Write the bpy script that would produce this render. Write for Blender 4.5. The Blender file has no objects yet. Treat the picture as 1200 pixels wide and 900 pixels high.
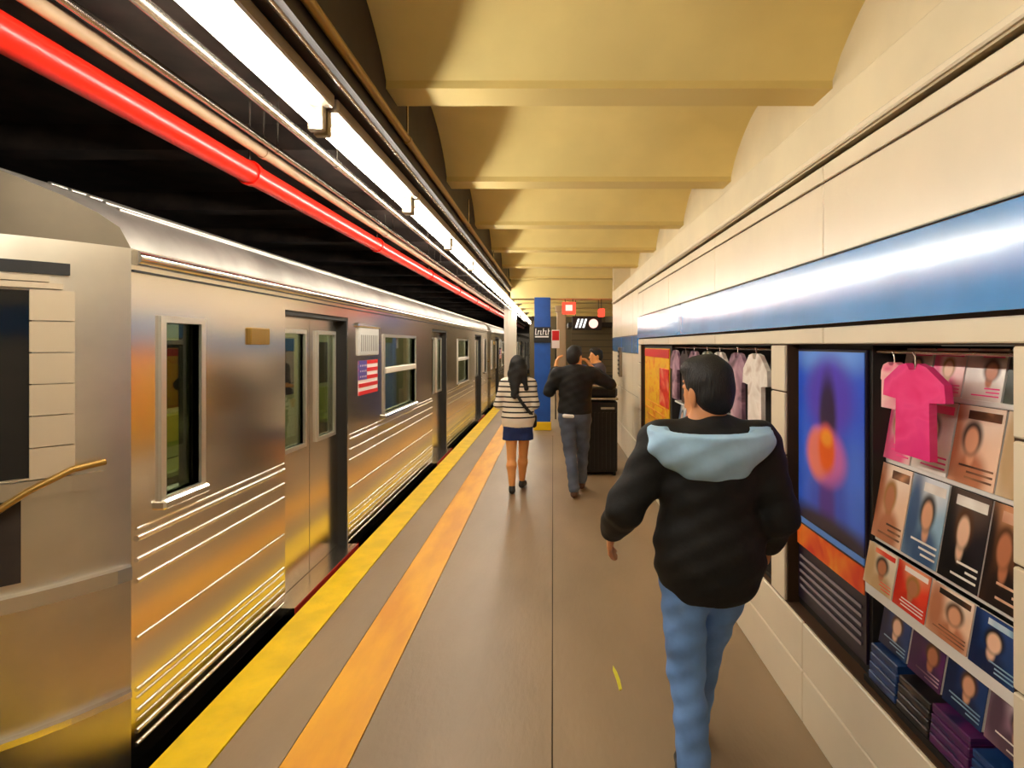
import bpy, math, random
import numpy as np
from mathutils import Vector, Matrix

random.seed(7)
C = bpy.context.scene.collection
R = math.radians

# ------------------------------------------------------------------ camera, world, exposure
F_PX = 678.0
cam_d = bpy.data.cameras.new('camera')
cam = bpy.data.objects.new('camera', cam_d); C.objects.link(cam)
cam.location = (0, 0, 1.70); cam.rotation_euler = (R(90), 0, 0)
cam_d.sensor_width = 36.0; cam_d.lens = 36.0 * F_PX / 1200.0
cam_d.shift_x = -48 / 1200.0; cam_d.shift_y = -46 / 1200.0
cam_d.clip_start = 0.05; cam_d.clip_end = 200
bpy.context.scene.camera = cam
vs = bpy.context.scene.view_settings
vs.view_transform = 'Standard'; vs.look = 'None'; vs.exposure = 0.76; vs.gamma = 1.0
vs.use_curve_mapping = False
w = bpy.data.worlds.new('world'); bpy.context.scene.world = w; w.use_nodes = True
w.node_tree.nodes['Background'].inputs[0].default_value = (0.9, 0.75, 0.55, 1)
w.node_tree.nodes['Background'].inputs[1].default_value = 0.05
TUBE_STRENGTH = 36.0

# ------------------------------------------------------------------ materials
def srgb(r, g, b):
    f = lambda c: (c / 255 / 12.92) if c / 255 <= 0.04045 else ((c / 255 + 0.055) / 1.055) ** 2.4
    return (f(r), f(g), f(b), 1.0)

def mat(name, col, rough=0.5, metal=0.0, noise=0.0, scale=6.0, bump=0.0, bscale=60.0, stretch=(1, 1, 1),
        coat=0.0, col2=None, spec=0.5):
    m = bpy.data.materials.new(name); m.use_nodes = True
    nt = m.node_tree; b = nt.nodes['Principled BSDF']
    b.inputs['Base Color'].default_value = col
    b.inputs['Roughness'].default_value = rough
    b.inputs['Metallic'].default_value = metal
    b.inputs['Specular IOR Level'].default_value = spec
    b.inputs['Coat Weight'].default_value = coat
    b.inputs['Coat Roughness'].default_value = 0.08
    if noise > 0 or bump > 0:
        tc = nt.nodes.new('ShaderNodeTexCoord'); mp = nt.nodes.new('ShaderNodeMapping')
        mp.inputs['Scale'].default_value = stretch
        nt.links.new(tc.outputs['Object'], mp.inputs[0])
    if noise > 0:
        n = nt.nodes.new('ShaderNodeTexNoise'); n.inputs['Scale'].default_value = scale
        n.inputs['Detail'].default_value = 5
        nt.links.new(mp.outputs[0], n.inputs['Vector'])
        rp = nt.nodes.new('ShaderNodeValToRGB')
        c2 = col2 if col2 else tuple(c * (1 - noise) for c in col[:3]) + (1,)
        c1 = col if col2 else tuple(min(1, c * (1 + noise * 0.5)) for c in col[:3]) + (1,)
        rp.color_ramp.elements[0].position = 0.36; rp.color_ramp.elements[1].position = 0.64
        rp.color_ramp.elements[0].color = c2; rp.color_ramp.elements[1].color = c1
        nt.links.new(n.outputs['Fac'], rp.inputs[0]); nt.links.new(rp.outputs[0], b.inputs['Base Color'])
    if bump > 0:
        n2 = nt.nodes.new('ShaderNodeTexNoise'); n2.inputs['Scale'].default_value = bscale
        n2.inputs['Detail'].default_value = 3
        nt.links.new(mp.outputs[0], n2.inputs['Vector'])
        bp = nt.nodes.new('ShaderNodeBump'); bp.inputs['Strength'].default_value = bump
        bp.inputs['Distance'].default_value = 0.01
        nt.links.new(n2.outputs['Fac'], bp.inputs['Height']); nt.links.new(bp.outputs[0], b.inputs['Normal'])
    return m

def emis(name, col, strength):
    m = bpy.data.materials.new(name); m.use_nodes = True
    nt = m.node_tree; nt.nodes.clear()
    e = nt.nodes.new('ShaderNodeEmission'); e.inputs[0].default_value = col; e.inputs[1].default_value = strength
    o = nt.nodes.new('ShaderNodeOutputMaterial'); nt.links.new(e.outputs[0], o.inputs[0])
    return m

def glass(name, tint, rough=0.02):
    m = bpy.data.materials.new(name); m.use_nodes = True
    nt = m.node_tree; nt.nodes.clear()
    t = nt.nodes.new('ShaderNodeBsdfTransparent'); t.inputs[0].default_value = tint
    g = nt.nodes.new('ShaderNodeBsdfGlossy'); g.inputs['Roughness'].default_value = rough
    lw_ = nt.nodes.new('ShaderNodeLayerWeight'); pw = nt.nodes.new('ShaderNodeMath'); pw.operation = 'POWER'; pw.inputs[1].default_value = 4.0
    nt.links.new(lw_.outputs['Facing'], pw.inputs[0])
    fr = nt.nodes.new('ShaderNodeMath'); fr.operation = 'MULTIPLY_ADD'; fr.inputs[1].default_value = 0.7; fr.inputs[2].default_value = 0.05
    nt.links.new(pw.outputs[0], fr.inputs[0])
    mx = nt.nodes.new('ShaderNodeMixShader'); o = nt.nodes.new('ShaderNodeOutputMaterial')
    nt.links.new(fr.outputs[0], mx.inputs[0]); nt.links.new(t.outputs[0], mx.inputs[1])
    nt.links.new(g.outputs[0], mx.inputs[2]); nt.links.new(mx.outputs[0], o.inputs[0])
    return m

def collage(name, cols, scale=(6, 6, 9), rough=0.35, seed=0.0):
    """printed cover: blocks and blurs of several flat inks"""
    m = bpy.data.materials.new(name); m.use_nodes = True
    nt = m.node_tree; b = nt.nodes['Principled BSDF']; b.inputs['Roughness'].default_value = rough
    tc = nt.nodes.new('ShaderNodeTexCoord'); mp = nt.nodes.new('ShaderNodeMapping')
    mp.inputs['Scale'].default_value = scale; mp.inputs['Location'].default_value = (seed, seed * 1.7, seed * 0.6)
    nt.links.new(tc.outputs['Object'], mp.inputs[0])
    n = nt.nodes.new('ShaderNodeTexNoise'); n.inputs['Scale'].default_value = 1.0; n.inputs['Detail'].default_value = 2
    n.inputs['Distortion'].default_value = 0.6
    nt.links.new(mp.outputs[0], n.inputs['Vector'])
    rp = nt.nodes.new('ShaderNodeValToRGB'); el = rp.color_ramp.elements
    k = len(cols)
    pos = [0.30 + 0.40 * i / (k - 1) for i in range(k)]
    el[0].position = pos[0]; el[0].color = cols[0]; el[1].position = pos[-1]; el[1].color = cols[-1]
    for i in range(1, k - 1):
        e = el.new(pos[i]); e.color = cols[i]
    nt.links.new(n.outputs['Fac'], rp.inputs[0]); nt.links.new(rp.outputs[0], b.inputs['Base Color'])
    return m

def soft_print(name, base, blobs):
    """flat print: soft ellipses (y, z, ry, rz, edge, colour) over a base ink, in the sheet's own coordinates"""
    m = mat(name, base, 0.3); nt = m.node_tree; b = nt.nodes['Principled BSDF']
    tc = nt.nodes.new('ShaderNodeTexCoord'); last = None
    for (y_, z_, ry, rz, edge, col) in blobs:
        mp = nt.nodes.new('ShaderNodeMapping'); mp.inputs['Location'].default_value = (0, -y_ / ry, -z_ / rz); mp.inputs['Scale'].default_value = (0, 1 / ry, 1 / rz)
        ln = nt.nodes.new('ShaderNodeVectorMath'); ln.operation = 'LENGTH'
        mr = nt.nodes.new('ShaderNodeMapRange'); mr.interpolation_type = 'SMOOTHSTEP'
        mr.inputs[1].default_value = 1 + edge; mr.inputs[2].default_value = 1 - edge
        mx = nt.nodes.new('ShaderNodeMix'); mx.data_type = 'RGBA'; mx.inputs[6].default_value = base; mx.inputs[7].default_value = col
        nt.links.new(tc.outputs['Object'], mp.inputs[0]); nt.links.new(mp.outputs[0], ln.inputs[0]); nt.links.new(ln.outputs['Value'], mr.inputs[0])
        nt.links.new(mr.outputs[0], mx.inputs[0])
        if last: nt.links.new(last, mx.inputs[6])
        last = mx.outputs[2]
    nt.links.new(last, b.inputs['Base Color'])
    return m

M = {}
M['steel'] = mat('stainless_steel', (0.86, 0.81, 0.735, 1), 0.19, 1.0, noise=0.10, scale=3, stretch=(1, 0.15, 1))
M['steel_smooth'] = mat('polished_steel', (0.85, 0.83, 0.78, 1), 0.16, 1.0)
M['steel_panel'] = mat('front_steel', (0.66, 0.60, 0.49, 1), 0.36, 1.0, noise=0.12, scale=2.5)
M['frame_alu'] = mat('window_aluminium', (0.78, 0.74, 0.66, 1), 0.33, 0.9)
M['roof_steel'] = mat('roof_steel', (0.36, 0.335, 0.30, 1), 0.5, 0.6, noise=0.3, scale=2)
M['rubber'] = mat('black_rubber', (0.012, 0.011, 0.010, 1), 0.6)
M['black'] = mat('tunnel_black', (0.012, 0.009, 0.008, 1), 0.85, noise=0.5, scale=3)
M['brownblack'] = mat('dark_brown', (0.042, 0.026, 0.019, 1), 0.7, noise=0.5, scale=4)
M['glass'] = glass('window_glass', (0.62, 0.66, 0.55, 1))
M['front_frame'] = mat('front_frame', srgb(205, 188, 160), 0.45, 0.3)
M['dome'] = mat('dome_grey', srgb(120, 108, 88), 0.62, 0.3, noise=0.15, scale=3)
M['darkglass'] = mat('cab_glass', (0.008, 0.008, 0.009, 1), 0.08)
M['red_sill'] = mat('red_sill', (0.55, 0.03, 0.02, 1), 0.4)
M['car_in'] = mat('car_interior', srgb(190, 180, 140), 0.5)
M['car_floor'] = mat('car_floor', srgb(60, 55, 50), 0.6)
M['car_seat'] = mat('car_seat', srgb(150, 150, 60), 0.35)
M['car_lamp'] = emis('car_lamp', (0.93, 1.0, 0.78, 1), 5.0)
M['route'] = mat('route_glass', srgb(205, 205, 200), 0.25)
M['route_line'] = mat('route_line', srgb(120, 115, 110), 0.4)
M['flag_red'] = mat('flag_red', srgb(225, 40, 40), 0.35)
M['flag_white'] = mat('flag_white', srgb(250, 240, 235), 0.35)
M['flag_blue'] = mat('flag_blue', srgb(95, 80, 160), 0.35)
M['floor'] = mat('platform_concrete', srgb(150, 128, 100), 0.42, noise=0.16, scale=1.6, bump=0.15, bscale=40, stretch=(1, 0.35, 1))
M['yellow'] = mat('yellow_edge', srgb(245, 205, 5), 0.45, noise=0.12, scale=5, bump=0.2, bscale=50)
M['orange'] = mat('orange_line', srgb(245, 180, 35), 0.4, noise=0.4, scale=3.0, stretch=(2, 0.5, 1), col2=srgb(226, 154, 38))
M['joint'] = mat('dark_joint', srgb(80, 66, 50), 0.8)
M['cream'] = mat('cream_tile', srgb(236, 222, 196), 0.30, noise=0.05, scale=2, bump=0.03, bscale=8)
M['cream_dull'] = mat('cream_paint', srgb(228, 212, 178), 0.5, noise=0.08, scale=2)
M['groove'] = mat('groove_brown', srgb(70, 45, 22), 0.8)
M['ceil'] = mat('ceiling_paint', srgb(230, 208, 138), 0.6, noise=0.08, scale=1.5)
M['ceil_beam'] = mat('ceiling_beam_paint', srgb(216, 192, 122), 0.55)
M['blue'] = mat('blue_enamel', srgb(52, 146, 224), 0.22, noise=0.10, scale=3, coat=1.0, spec=0.5)
M['blue'].node_tree.nodes['Principled BSDF'].inputs['Coat Roughness'].default_value = 0.12
M['pillar_blue'] = mat('pillar_blue', srgb(28, 86, 180), 0.35, noise=0.15, scale=4)
M['pillar_yellow'] = mat('pillar_yellow', srgb(240, 195, 10), 0.45)
M['signblack'] = mat('sign_black', srgb(22, 22, 26), 0.4)
M['signwhite'] = mat('sign_white', srgb(245, 245, 245), 0.4)
M['tube'] = emis('tube_glow', (1.0, 0.945, 0.83, 1), TUBE_STRENGTH)
M['housing'] = mat('lamp_housing', srgb(160, 145, 125), 0.35, 0.8)
M['conduit'] = mat('conduit_steel', srgb(190, 175, 160), 0.25, 0.9)
M['brass'] = mat('brass_pipe', srgb(160, 125, 60), 0.35, 0.6)
M['redpipe'] = mat('red_pipe', srgb(235, 35, 20), 0.3)
M['tan'] = mat('tan_paint', srgb(190, 160, 125), 0.4)
M['girder'] = mat('girder_brown', srgb(45, 32, 26), 0.6, noise=0.3, scale=5)
M['white_col'] = mat('white_column', srgb(225, 215, 200), 0.4)
M['binblack'] = mat('bin_black', srgb(14, 13, 12), 0.35)
M['binrim'] = mat('bin_rim', srgb(200, 195, 185), 0.25, 0.8)
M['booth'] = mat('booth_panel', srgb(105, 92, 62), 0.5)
M['boothdark'] = mat('booth_dark', srgb(35, 30, 24), 0.5)
M['redlamp'] = emis('red_glow', (1.0, 0.06, 0.03, 1), 1.3)
M['redlamp2'] = emis('red_glow_pale', (1.0, 0.5, 0.4, 1), 1.2)
M['whitelamp'] = emis('white_glow', (1.0, 0.97, 0.95, 1), 1.5)
M['leaf'] = mat('yellow_scrap', srgb(215, 205, 50), 0.6)
M['shelf_white'] = mat('shelf_white', srgb(235, 230, 225), 0.4)
M['display_dark'] = mat('display_dark', srgb(30, 26, 24), 0.6)
M['skin'] = mat('skin', srgb(215, 145, 95), 0.5, noise=0.06, scale=8)
M['skin_tan'] = mat('skin_tan', srgb(238, 166, 98), 0.5, noise=0.06, scale=8)
M['hair'] = mat('black_hair', srgb(12, 9, 8), 0.6, bump=0.5, bscale=70, stretch=(3, 3, 0.4))
M['jacket'] = mat('black_jacket', srgb(6, 6, 6), 0.75, bump=0.3, bscale=25)
M['jeans'] = mat('blue_jeans', srgb(112, 156, 220), 0.8, noise=0.25, scale=5, bump=0.2, bscale=30)
M['jeans_grey'] = mat('grey_jeans', srgb(88, 98, 118), 0.8, noise=0.3, scale=5, bump=0.2, bscale=30)
M['hood'] = mat('light_blue_hood', srgb(172, 214, 250), 0.75, noise=0.15, scale=6, bump=0.5, bscale=9)
M['skirt'] = mat('navy_skirt', srgb(28, 48, 105), 0.8, noise=0.15, scale=9)
M['shoe'] = mat('dark_shoe', srgb(40, 38, 38), 0.5)
M['shoe_brown'] = mat('brown_shoe', srgb(80, 48, 30), 0.5)
M['strap'] = mat('black_strap', srgb(15, 13, 13), 0.5)
M['greycoat'] = mat('grey_coat', srgb(70, 60, 68), 0.8)
M['blue_cloth'] = mat('blue_cloth', srgb(50, 95, 190), 0.7)
M['white_cloth'] = mat('white_cloth', srgb(230, 228, 225), 0.8)

def striped():
    m = mat('striped_knit', srgb(238, 226, 208), 0.85)
    nt = m.node_tree; b = nt.nodes['Principled BSDF']
    tc = nt.nodes.new('ShaderNodeTexCoord'); sx = nt.nodes.new('ShaderNodeSeparateXYZ')
    nt.links.new(tc.outputs['Object'], sx.inputs[0])
    def math_(op, a, bb):
        n = nt.nodes.new('ShaderNodeMath'); n.operation = op
        for i, v in enumerate((a, bb)):
            if isinstance(v, (int, float)): n.inputs[i].default_value = v
            else: nt.links.new(v, n.inputs[i])
        return n.outputs[0]
    per = math_('MULTIPLY', sx.outputs['Z'], 1 / 0.058)
    fr = math_('FRACT', per, 0)
    dark = math_('LESS_THAN', fr, 0.30)
    above = math_('GREATER_THAN', sx.outputs['Z'], 0.845)
    fac = math_('MULTIPLY', dark, above)
    mx = nt.nodes.new('ShaderNodeMix'); mx.data_type = 'RGBA'
    mx.inputs[6].default_value = srgb(238, 226, 208); mx.inputs[7].default_value = srgb(30, 24, 24)
    nt.links.new(fac, mx.inputs[0]); nt.links.new(mx.outputs[2], b.inputs['Base Color'])
    return m
M['knit'] = striped()

# ------------------------------------------------------------------ mesh helpers
class MB:
    def __init__(s): s.v = []; s.f = []; s.smooth = []
    def add(s, vs_, fs, smooth=False):
        o = len(s.v); s.v += [tuple(p) for p in vs_]
        s.f += [tuple(i + o for i in f) for f in fs]; s.smooth += [smooth] * len(fs)
        return s
    def box(s, x0, x1, y0, y1, z0, z1, bev=0.0):
        if bev <= 0:
            vs_ = [(x, y, z) for x in (x0, x1) for y in (y0, y1) for z in (z0, z1)]
            return s.add(vs_, [(0, 1, 3, 2), (4, 6, 7, 5), (0, 4, 5, 1), (2, 3, 7, 6), (0, 2, 6, 4), (1, 5, 7, 3)])
        b = min(bev, (x1 - x0) * .45, (y1 - y0) * .45, (z1 - z0) * .45)
        # chamfered box from the convex set of 24 points
        import bmesh
        bm = bmesh.new()
        for sx in (0, 1):
            for sy in (0, 1):
                for sz in (0, 1):
                    X, Y, Z = (x0, x1)[sx], (y0, y1)[sy], (z0, z1)[sz]
                    dx, dy, dz = (b if sx == 0 else -b), (b if sy == 0 else -b), (b if sz == 0 else -b)
                    bm.verts.new((X, Y + dy, Z + dz)); bm.verts.new((X + dx, Y, Z + dz)); bm.verts.new((X + dx, Y + dy, Z))
        bmesh.ops.convex_hull(bm, input=bm.verts)
        bm.verts.index_update()
        vs_ = [tuple(v.co) for v in bm.verts]; fs = [tuple(v.index for v in f.verts) for f in bm.faces]
        bm.free()
        return s.add(vs_, fs)
    def tube(s, pts, r, n=10, cap=True):
        P = [Vector(p) for p in pts]; rr = r if isinstance(r, (list, tuple)) else [r] * len(P)
        rings = []
        up = None
        for i, p in enumerate(P):
            t = (P[min(i + 1, len(P) - 1)] - P[max(i - 1, 0)]).normalized()
            if up is None:
                up = Vector((0, 0, 1)) if abs(t.z) < .9 else Vector((1, 0, 0))
            a = t.cross(up).normalized(); b = a.cross(t).normalized(); up = b
            rings.append([p + (a * math.cos(q) + b * math.sin(q)) * rr[i] for q in [2 * math.pi * k / n for k in range(n)]])
        vs_ = [q for g in rings for q in g]; fs = []
        for i in range(len(P) - 1):
            for k in range(n):
                fs.append((i * n + k, i * n + (k + 1) % n, (i + 1) * n + (k + 1) % n, (i + 1) * n + k))
        s.add(vs_, fs, True)
        if cap:
            s.add(rings[0], [tuple(range(n))]); s.add(rings[-1], [tuple(reversed(range(n)))])
        return s
    def extrude_y(s, prof, y0, y1, closed=True, smooth=False):
        n = len(prof); vs_ = [(x, y0, z) for x, z in prof] + [(x, y1, z) for x, z in prof]
        fs = [(i, (i + 1) % n, n + (i + 1) % n, n + i) for i in range(n if closed else n - 1)]
        s.add(vs_, fs, smooth)
        if closed: s.add(vs_[:n], [tuple(range(n))]); s.add(vs_[n:], [tuple(reversed(range(n)))])
        return s
    def prism_x(s, poly, x0, x1):
        """poly in (y, z), extruded along x"""
        n = len(poly); vs_ = [(x0, y, z) for y, z in poly] + [(x1, y, z) for y, z in poly]
        fs = [(i, (i + 1) % n, n + (i + 1) % n, n + i) for i in range(n)]
        fs += [tuple(range(n)), tuple(reversed(range(n, 2 * n)))]
        return s.add(vs_, fs)
    def prism_y(s, poly, y0, y1):
        n = len(poly); vs_ = [(x, y0, z) for x, z in poly] + [(x, y1, z) for x, z in poly]
        fs = [(i, (i + 1) % n, n + (i + 1) % n, n + i) for i in range(n)]
        fs += [tuple(range(n)), tuple(reversed(range(n, 2 * n)))]
        return s.add(vs_, fs)
    def prism_z(s, poly, z0, z1):
        n = len(poly); vs_ = [(x, y, z0) for x, y in poly] + [(x, y, z1) for x, y in poly]
        fs = [(i, (i + 1) % n, n + (i + 1) % n, n + i) for i in range(n)]
        fs += [tuple(range(n)), tuple(reversed(range(n, 2 * n)))]
        return s.add(vs_, fs)
    def holes(s, x0, x1, Y0, Y1, Z0, Z1, rects):
        """wall slab between x0 and x1 with rectangular openings (ya, yb, za, zb)"""
        ys = sorted(set([Y0, Y1] + [v for r in rects for v in r[:2]]))
        for a, b in zip(ys[:-1], ys[1:]):
            m_ = (a + b) / 2; cuts = sorted([(r[2], r[3]) for r in rects if r[0] < m_ < r[1]])
            z = Z0
            for za, zb in cuts:
                if za > z + 1e-5: s.box(x0, x1, a, b, z, za)
                z = zb
            if z < Z1 - 1e-5: s.box(x0, x1, a, b, z, Z1)
        return s
    def data(s, name, material):
        me = bpy.data.meshes.new(name); me.from_pydata(s.v, [], s.f)
        import bmesh
        bm = bmesh.new(); bm.from_mesh(me); bmesh.ops.recalc_face_normals(bm, faces=bm.faces); bm.to_mesh(me); bm.free()
        me.polygons.foreach_set('use_smooth', s.smooth)
        me.materials.append(M[material] if isinstance(material, str) else material)
        return me
    def build(s, name, material, parent=None, loc=None):
        return link(name, s.data(name, material), parent, loc)

def link(name, me, parent=None, loc=None):
    o = bpy.data.objects.new(name, me); C.objects.link(o)
    if parent is not None: o.parent = parent
    if loc is not None: o.location = loc
    return o

def empty(name, loc=(0, 0, 0), rz=0.0):
    o = bpy.data.objects.new(name, None); C.objects.link(o); o.empty_display_size = 0.1
    o.location = loc; o.rotation_euler = (0, 0, rz)
    return o

def tag(o, label=None, cat=None, group=None, kind=None):
    if label: o['label'] = label
    if cat: o['category'] = cat
    if group: o['group'] = group
    if kind: o['kind'] = kind
    return o

def copy_tree(o, parent=None):
    c = o.copy(); C.objects.link(c); c.parent = parent
    for ch in list(KIDS.get(o.name, [])): copy_tree(ch, c)
    return c
KIDS = {}
def index_kids():
    KIDS.clear()
    for o in C.objects:
        if o.parent: KIDS.setdefault(o.parent.name, []).append(o)

ORD = ['nearest', 'second', 'third', 'fourth', 'fifth', 'sixth', 'seventh', 'eighth', 'ninth', 'tenth', 'eleventh', 'twelfth',
       'thirteenth', 'fourteenth', 'fifteenth', 'sixteenth']

# ================================================================== THE SETTING
XE, XT, XW = -1.60, -1.75, 1.12          # platform edge, train side, right wall plane
YN, YF = -2.4, 34.0

# ---- floor
fl = MB().box(XE, XW + 0.02, YN, 10.8, -0.25, -0.012).box(XE, 2.4, 10.8, YF, -0.25, -0.012).build('floor', 'joint')
tag(fl, 'grey-brown concrete platform floor beside the train', kind='structure')
ys_ = [YN, 10.8]
MB().box(-1.385, -1.105, YN, YF, -0.012, 0.0).build('slab', 'floor', fl)
for a, b in zip(ys_[:-1], ys_[1:]):
    MB().box(-0.825, -0.006, a, b - 0.004, -0.012, 0.0).build('slab', 'floor', fl)
    MB().box(0.0, XW + 0.02, a, b - 0.004, -0.012, 0.0).build('slab', 'floor', fl)
MB().box(-0.825, 2.4, 10.8, YF, -0.012, 0.0).build('slab', 'floor', fl)
MB().box(XE - 0.02, -1.39, YN, YF, -0.03, 0.004).build('edge_strip', 'yellow', fl)['label'] = 'bright yellow strip along the platform edge'
MB().box(-1.10, -0.83, YN, YF, -0.012, 0.002).build('painted_line', 'orange', fl)['label'] = 'worn orange line along the platform'
MB().box(XE - 0.01, XE + 0.05, YN, YF, -1.25, -0.03).build('platform_face', 'black', fl)

# ---- track bed and left tunnel wall
tb = MB().box(-6.2, XE - 0.01, YN, 75, -1.45, -1.25).build('floor_track', 'black'); tag(tb, 'black track bed under the train', kind='structure')
lw = MB().box(-6.4, -6.2, YN, 75, -1.45, 3.4).build('wall_left', 'black'); tag(lw, 'dark tunnel wall behind the train', kind='structure')

# ---- ceilings
ct = MB().box(-6.4, -1.12, YN, 75, 3.15, 3.3).build('ceiling_track', 'brownblack'); tag(ct, 'sooty dark ceiling above the train', kind='structure')
for k in range(26):
    y = 0.4 + 1.7 * k
    MB().box(-6.2, -1.12, y, y + 0.2, 2.98, 3.15).build('cross_beam', 'brownblack', ct)
ce = MB().box(-1.0, 1.6, YN, 12.0, 3.46, 3.6).build('ceiling', 'ceil'); tag(ce, 'yellow painted vaulted ceiling over the platform', kind='structure')
ZS, RISE = 3.02, 0.34
bm_mesh = MB().prism_x([(-0.11, ZS + 0.10), (-0.11, ZS), (0.11, ZS), (0.11, ZS + 0.10)], -0.86, 1.46).data('beam', 'ceil_beam')
vb = MB(); N = 16; ya, yb = 0.10, 1.60
prof = [(ya + (yb - ya) * i / N, ZS + 0.03 + RISE * math.sin(math.pi * i / N) ** 0.75) for i in range(N + 1)]
vv = [(x, y, z) for x in (-0.86, 1.46) for y, z in prof]; n1 = N + 1
vb.add(vv, [(i, i + 1, n1 + i + 1, n1 + i) for i in range(N)], True)
v_mesh = vb.data('vault', 'ceil')
ybeams = [3.09 + 1.7 * k for k in range(-3, 6)]
for y in ybeams:
    link('beam', bm_mesh, ce, (0, y, 0))
    link('vault', v_mesh, ce, (0, y, 0))
# drop girder and far low ceiling
MB().box(-0.86, 1.46, 11.75, 12.15, 2.64, 3.46).build('drop_girder', 'ceil', ce)
fc = MB().box(-1.12, 2.6, 12.15, YF, 2.95, 3.3).build('ceiling_far', 'ceil'); tag(fc, 'dim far ceiling beyond the blue pillar', kind='structure')
for y in (14.0, 16.0, 18.0, 20.5):
    MB().box(-1.0, 2.4, y, y + 0.3, 2.72, 2.95).build('beam', 'ceil_beam', fc)

# ---- longitudinal girder at the platform edge
gd = MB().box(-1.10, -0.862, YN, YF, 2.80, 2.83).box(-0.90, -0.862, YN, YF, 2.83, 3.46).box(-1.12, -0.862, YN, YF, 3.40, 3.6).build('trim_1', 'girder')
tag(gd, 'dark brown steel girder above the row of lamps', kind='structure')
for k in range(20):
    y = 0.6 + 1.7 * k
    MB().box(-1.09, -0.90, y, y + 0.02, 2.83, 3.40).build('stiffener', 'girder', gd)

# ---- right wall
wr = MB().holes(XW + 0.012, XW + 0.34, YN, 7.6, 0.0, 2.45, [(1.42, 2.79, 0.46, 1.70), (2.98, 7.42, 0.46, 1.70)]).build('wall_right', 'groove')
tag(wr, 'cream tiled wall with display niches on the right', kind='structure')
def tile(y0, y1, z0, z1, nm='tile', m='cream', x0=XW, g=0.004):
    return MB().box(x0, XW + 0.03, y0 + g, y1 - g, z0 + g, z1 - g, 0.004).build(nm, m, wr)
for (z0, z1) in ((0.0, 0.235), (0.235, 0.455)):
    y = YN
    while y < 7.55:
        y2 = min(y + 1.25, 7.6); tile(y, y2, z0, z1, g=0.003 if z0 else 0.003); y = y2
for z0, z1 in ((0.46, 0.86), (0.86, 1.165), (1.165, 1.47), (1.47, 1.70)):
    tile(2.795, 2.975, z0, z1, g=0.004)
    tile(7.425, 7.6, z0, z1)
    for ya_ in (YN, -1.1, 0.15):
        tile(ya_, ya_ + (1.30 if ya_ < -2 else 1.25 if ya_ < 0 else 1.265), z0, z1)
y = YN
while y < 7.5:
    y2 = min(y + 1.6, 7.6)
    tile(y, y2, 1.70, 1.775, 'ledge_tile'); tile(y, y2, 2.06, 2.37, 'panel', g=0.003); tile(y, y2, 2.375, 2.445, 'panel', g=0.002)
    y = y2
# cornice, upper wall
MB().box(XW - 0.012, XW + 0.40, YN, 10.8, 2.465, 2.69, 0.012).build('cornice', 'cream_dull', wr)
MB().box(XW - 0.02, XW, YN, 10.8, 2.47, 2.50, 0.006).build('cornice_bead', 'cream', wr)
MB().box(1.44, 1.6, YN, 12.0, 2.6, 3.6).build('upper_wall', 'cream_dull', wr)
# blue enamel band, leaning slightly forward at the top
bb = MB().prism_y([(XW - 0.020, 1.785), (XW + 0.02, 1.785), (XW + 0.02, 2.052), (XW - 0.0085, 2.052)], YN, 7.55).build('blue_band', 'blue', wr)
bb['label'] = 'glossy sky-blue enamel band with a white streak of lamp light'
# farther, plainer stretch of the wall
wf = MB().box(XW + 0.012, XW + 0.34, 7.6, 10.8, 0.0, 2.45).build('wall_right_far', 'groove'); tag(wf, 'far stretch of cream wall with a low blue band', kind='structure')
def ftile(y0, y1, z0, z1, nm='tile', m='cream', x0=XW):
    return MB().box(x0, XW + 0.03, y0 + 0.004, y1 - 0.004, z0 + 0.004, z1 - 0.004, 0.004).build(nm, m, wf)
for a, b in ((7.6, 8.15), (8.15, 9.4), (9.4, 10.8)):
    ftile(a, b, 0, 0.4); ftile(a, b, 0.4, 1.0); ftile(a, b, 1.0, 1.58)
    ftile(a, b, 1.58, 1.83, 'blue_panel', 'blue', XW - 0.008); ftile(a, b, 1.83, 2.445)
MB().box(XW - 0.05, XW + 0.02, 9.35, 9.55, 1.18, 1.66, 0.01).build('vent_box', 'housing', wf)
for k in range(6): MB().box(XW - 0.056, XW - 0.04, 9.37, 9.53, 1.22 + 0.07 * k, 1.25 + 0.07 * k).build('vent_slot', 'boothdark', wf)
MB().box(XW + 0.012, 2.5, 10.78, 10.98, 0, 3.3).build('wall_return', 'cream_dull', wf)
# far end
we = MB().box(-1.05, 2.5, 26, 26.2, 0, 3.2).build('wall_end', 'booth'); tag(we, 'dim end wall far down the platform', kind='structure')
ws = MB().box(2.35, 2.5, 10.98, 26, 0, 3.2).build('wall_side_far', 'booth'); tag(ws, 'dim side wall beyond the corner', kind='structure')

# ================================================================== SUBWAY TRAIN
DOORS = (1.96, 6.56, 11.16); DW = 0.58; LEN = 13.1
WINS = ((3.59, 4.92, 0.99, 1.78), (8.22, 9.52, 0.99, 1.78), (12.28, 12.72, 1.02, 1.82))
CABW = (0.20, 0.46, 1.02, 1.80)
PLAN = [(0.0, 0.0), (-0.03, -0.055), (-0.07, -0.115), (-0.11, -0.175), (-0.18, -0.26), (-0.25, -0.33), (-0.37, -0.40), (-0.52, -0.455),
        (-0.75, -0.505), (-1.0, -0.535), (-1.3, -0.545)]
PLAN = PLAN + [(-2.6 - x, y) for x, y in reversed(PLAN[:-1])]
def zroof(x):
    x = min(-x, 2.6 + x)
    pts = [(0, 2.10), (0.02, 2.18), (0.06, 2.225), (0.12, 2.27), (0.25, 2.335), (0.45, 2.405), (0.75, 2.47), (1.3, 2.52)]
    for (a, za), (b, zb) in zip(pts[:-1], pts[1:]):
        if x <= b + 1e-6: return za + (zb - za) * (x - a) / (b - a)
    return 2.52
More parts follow.
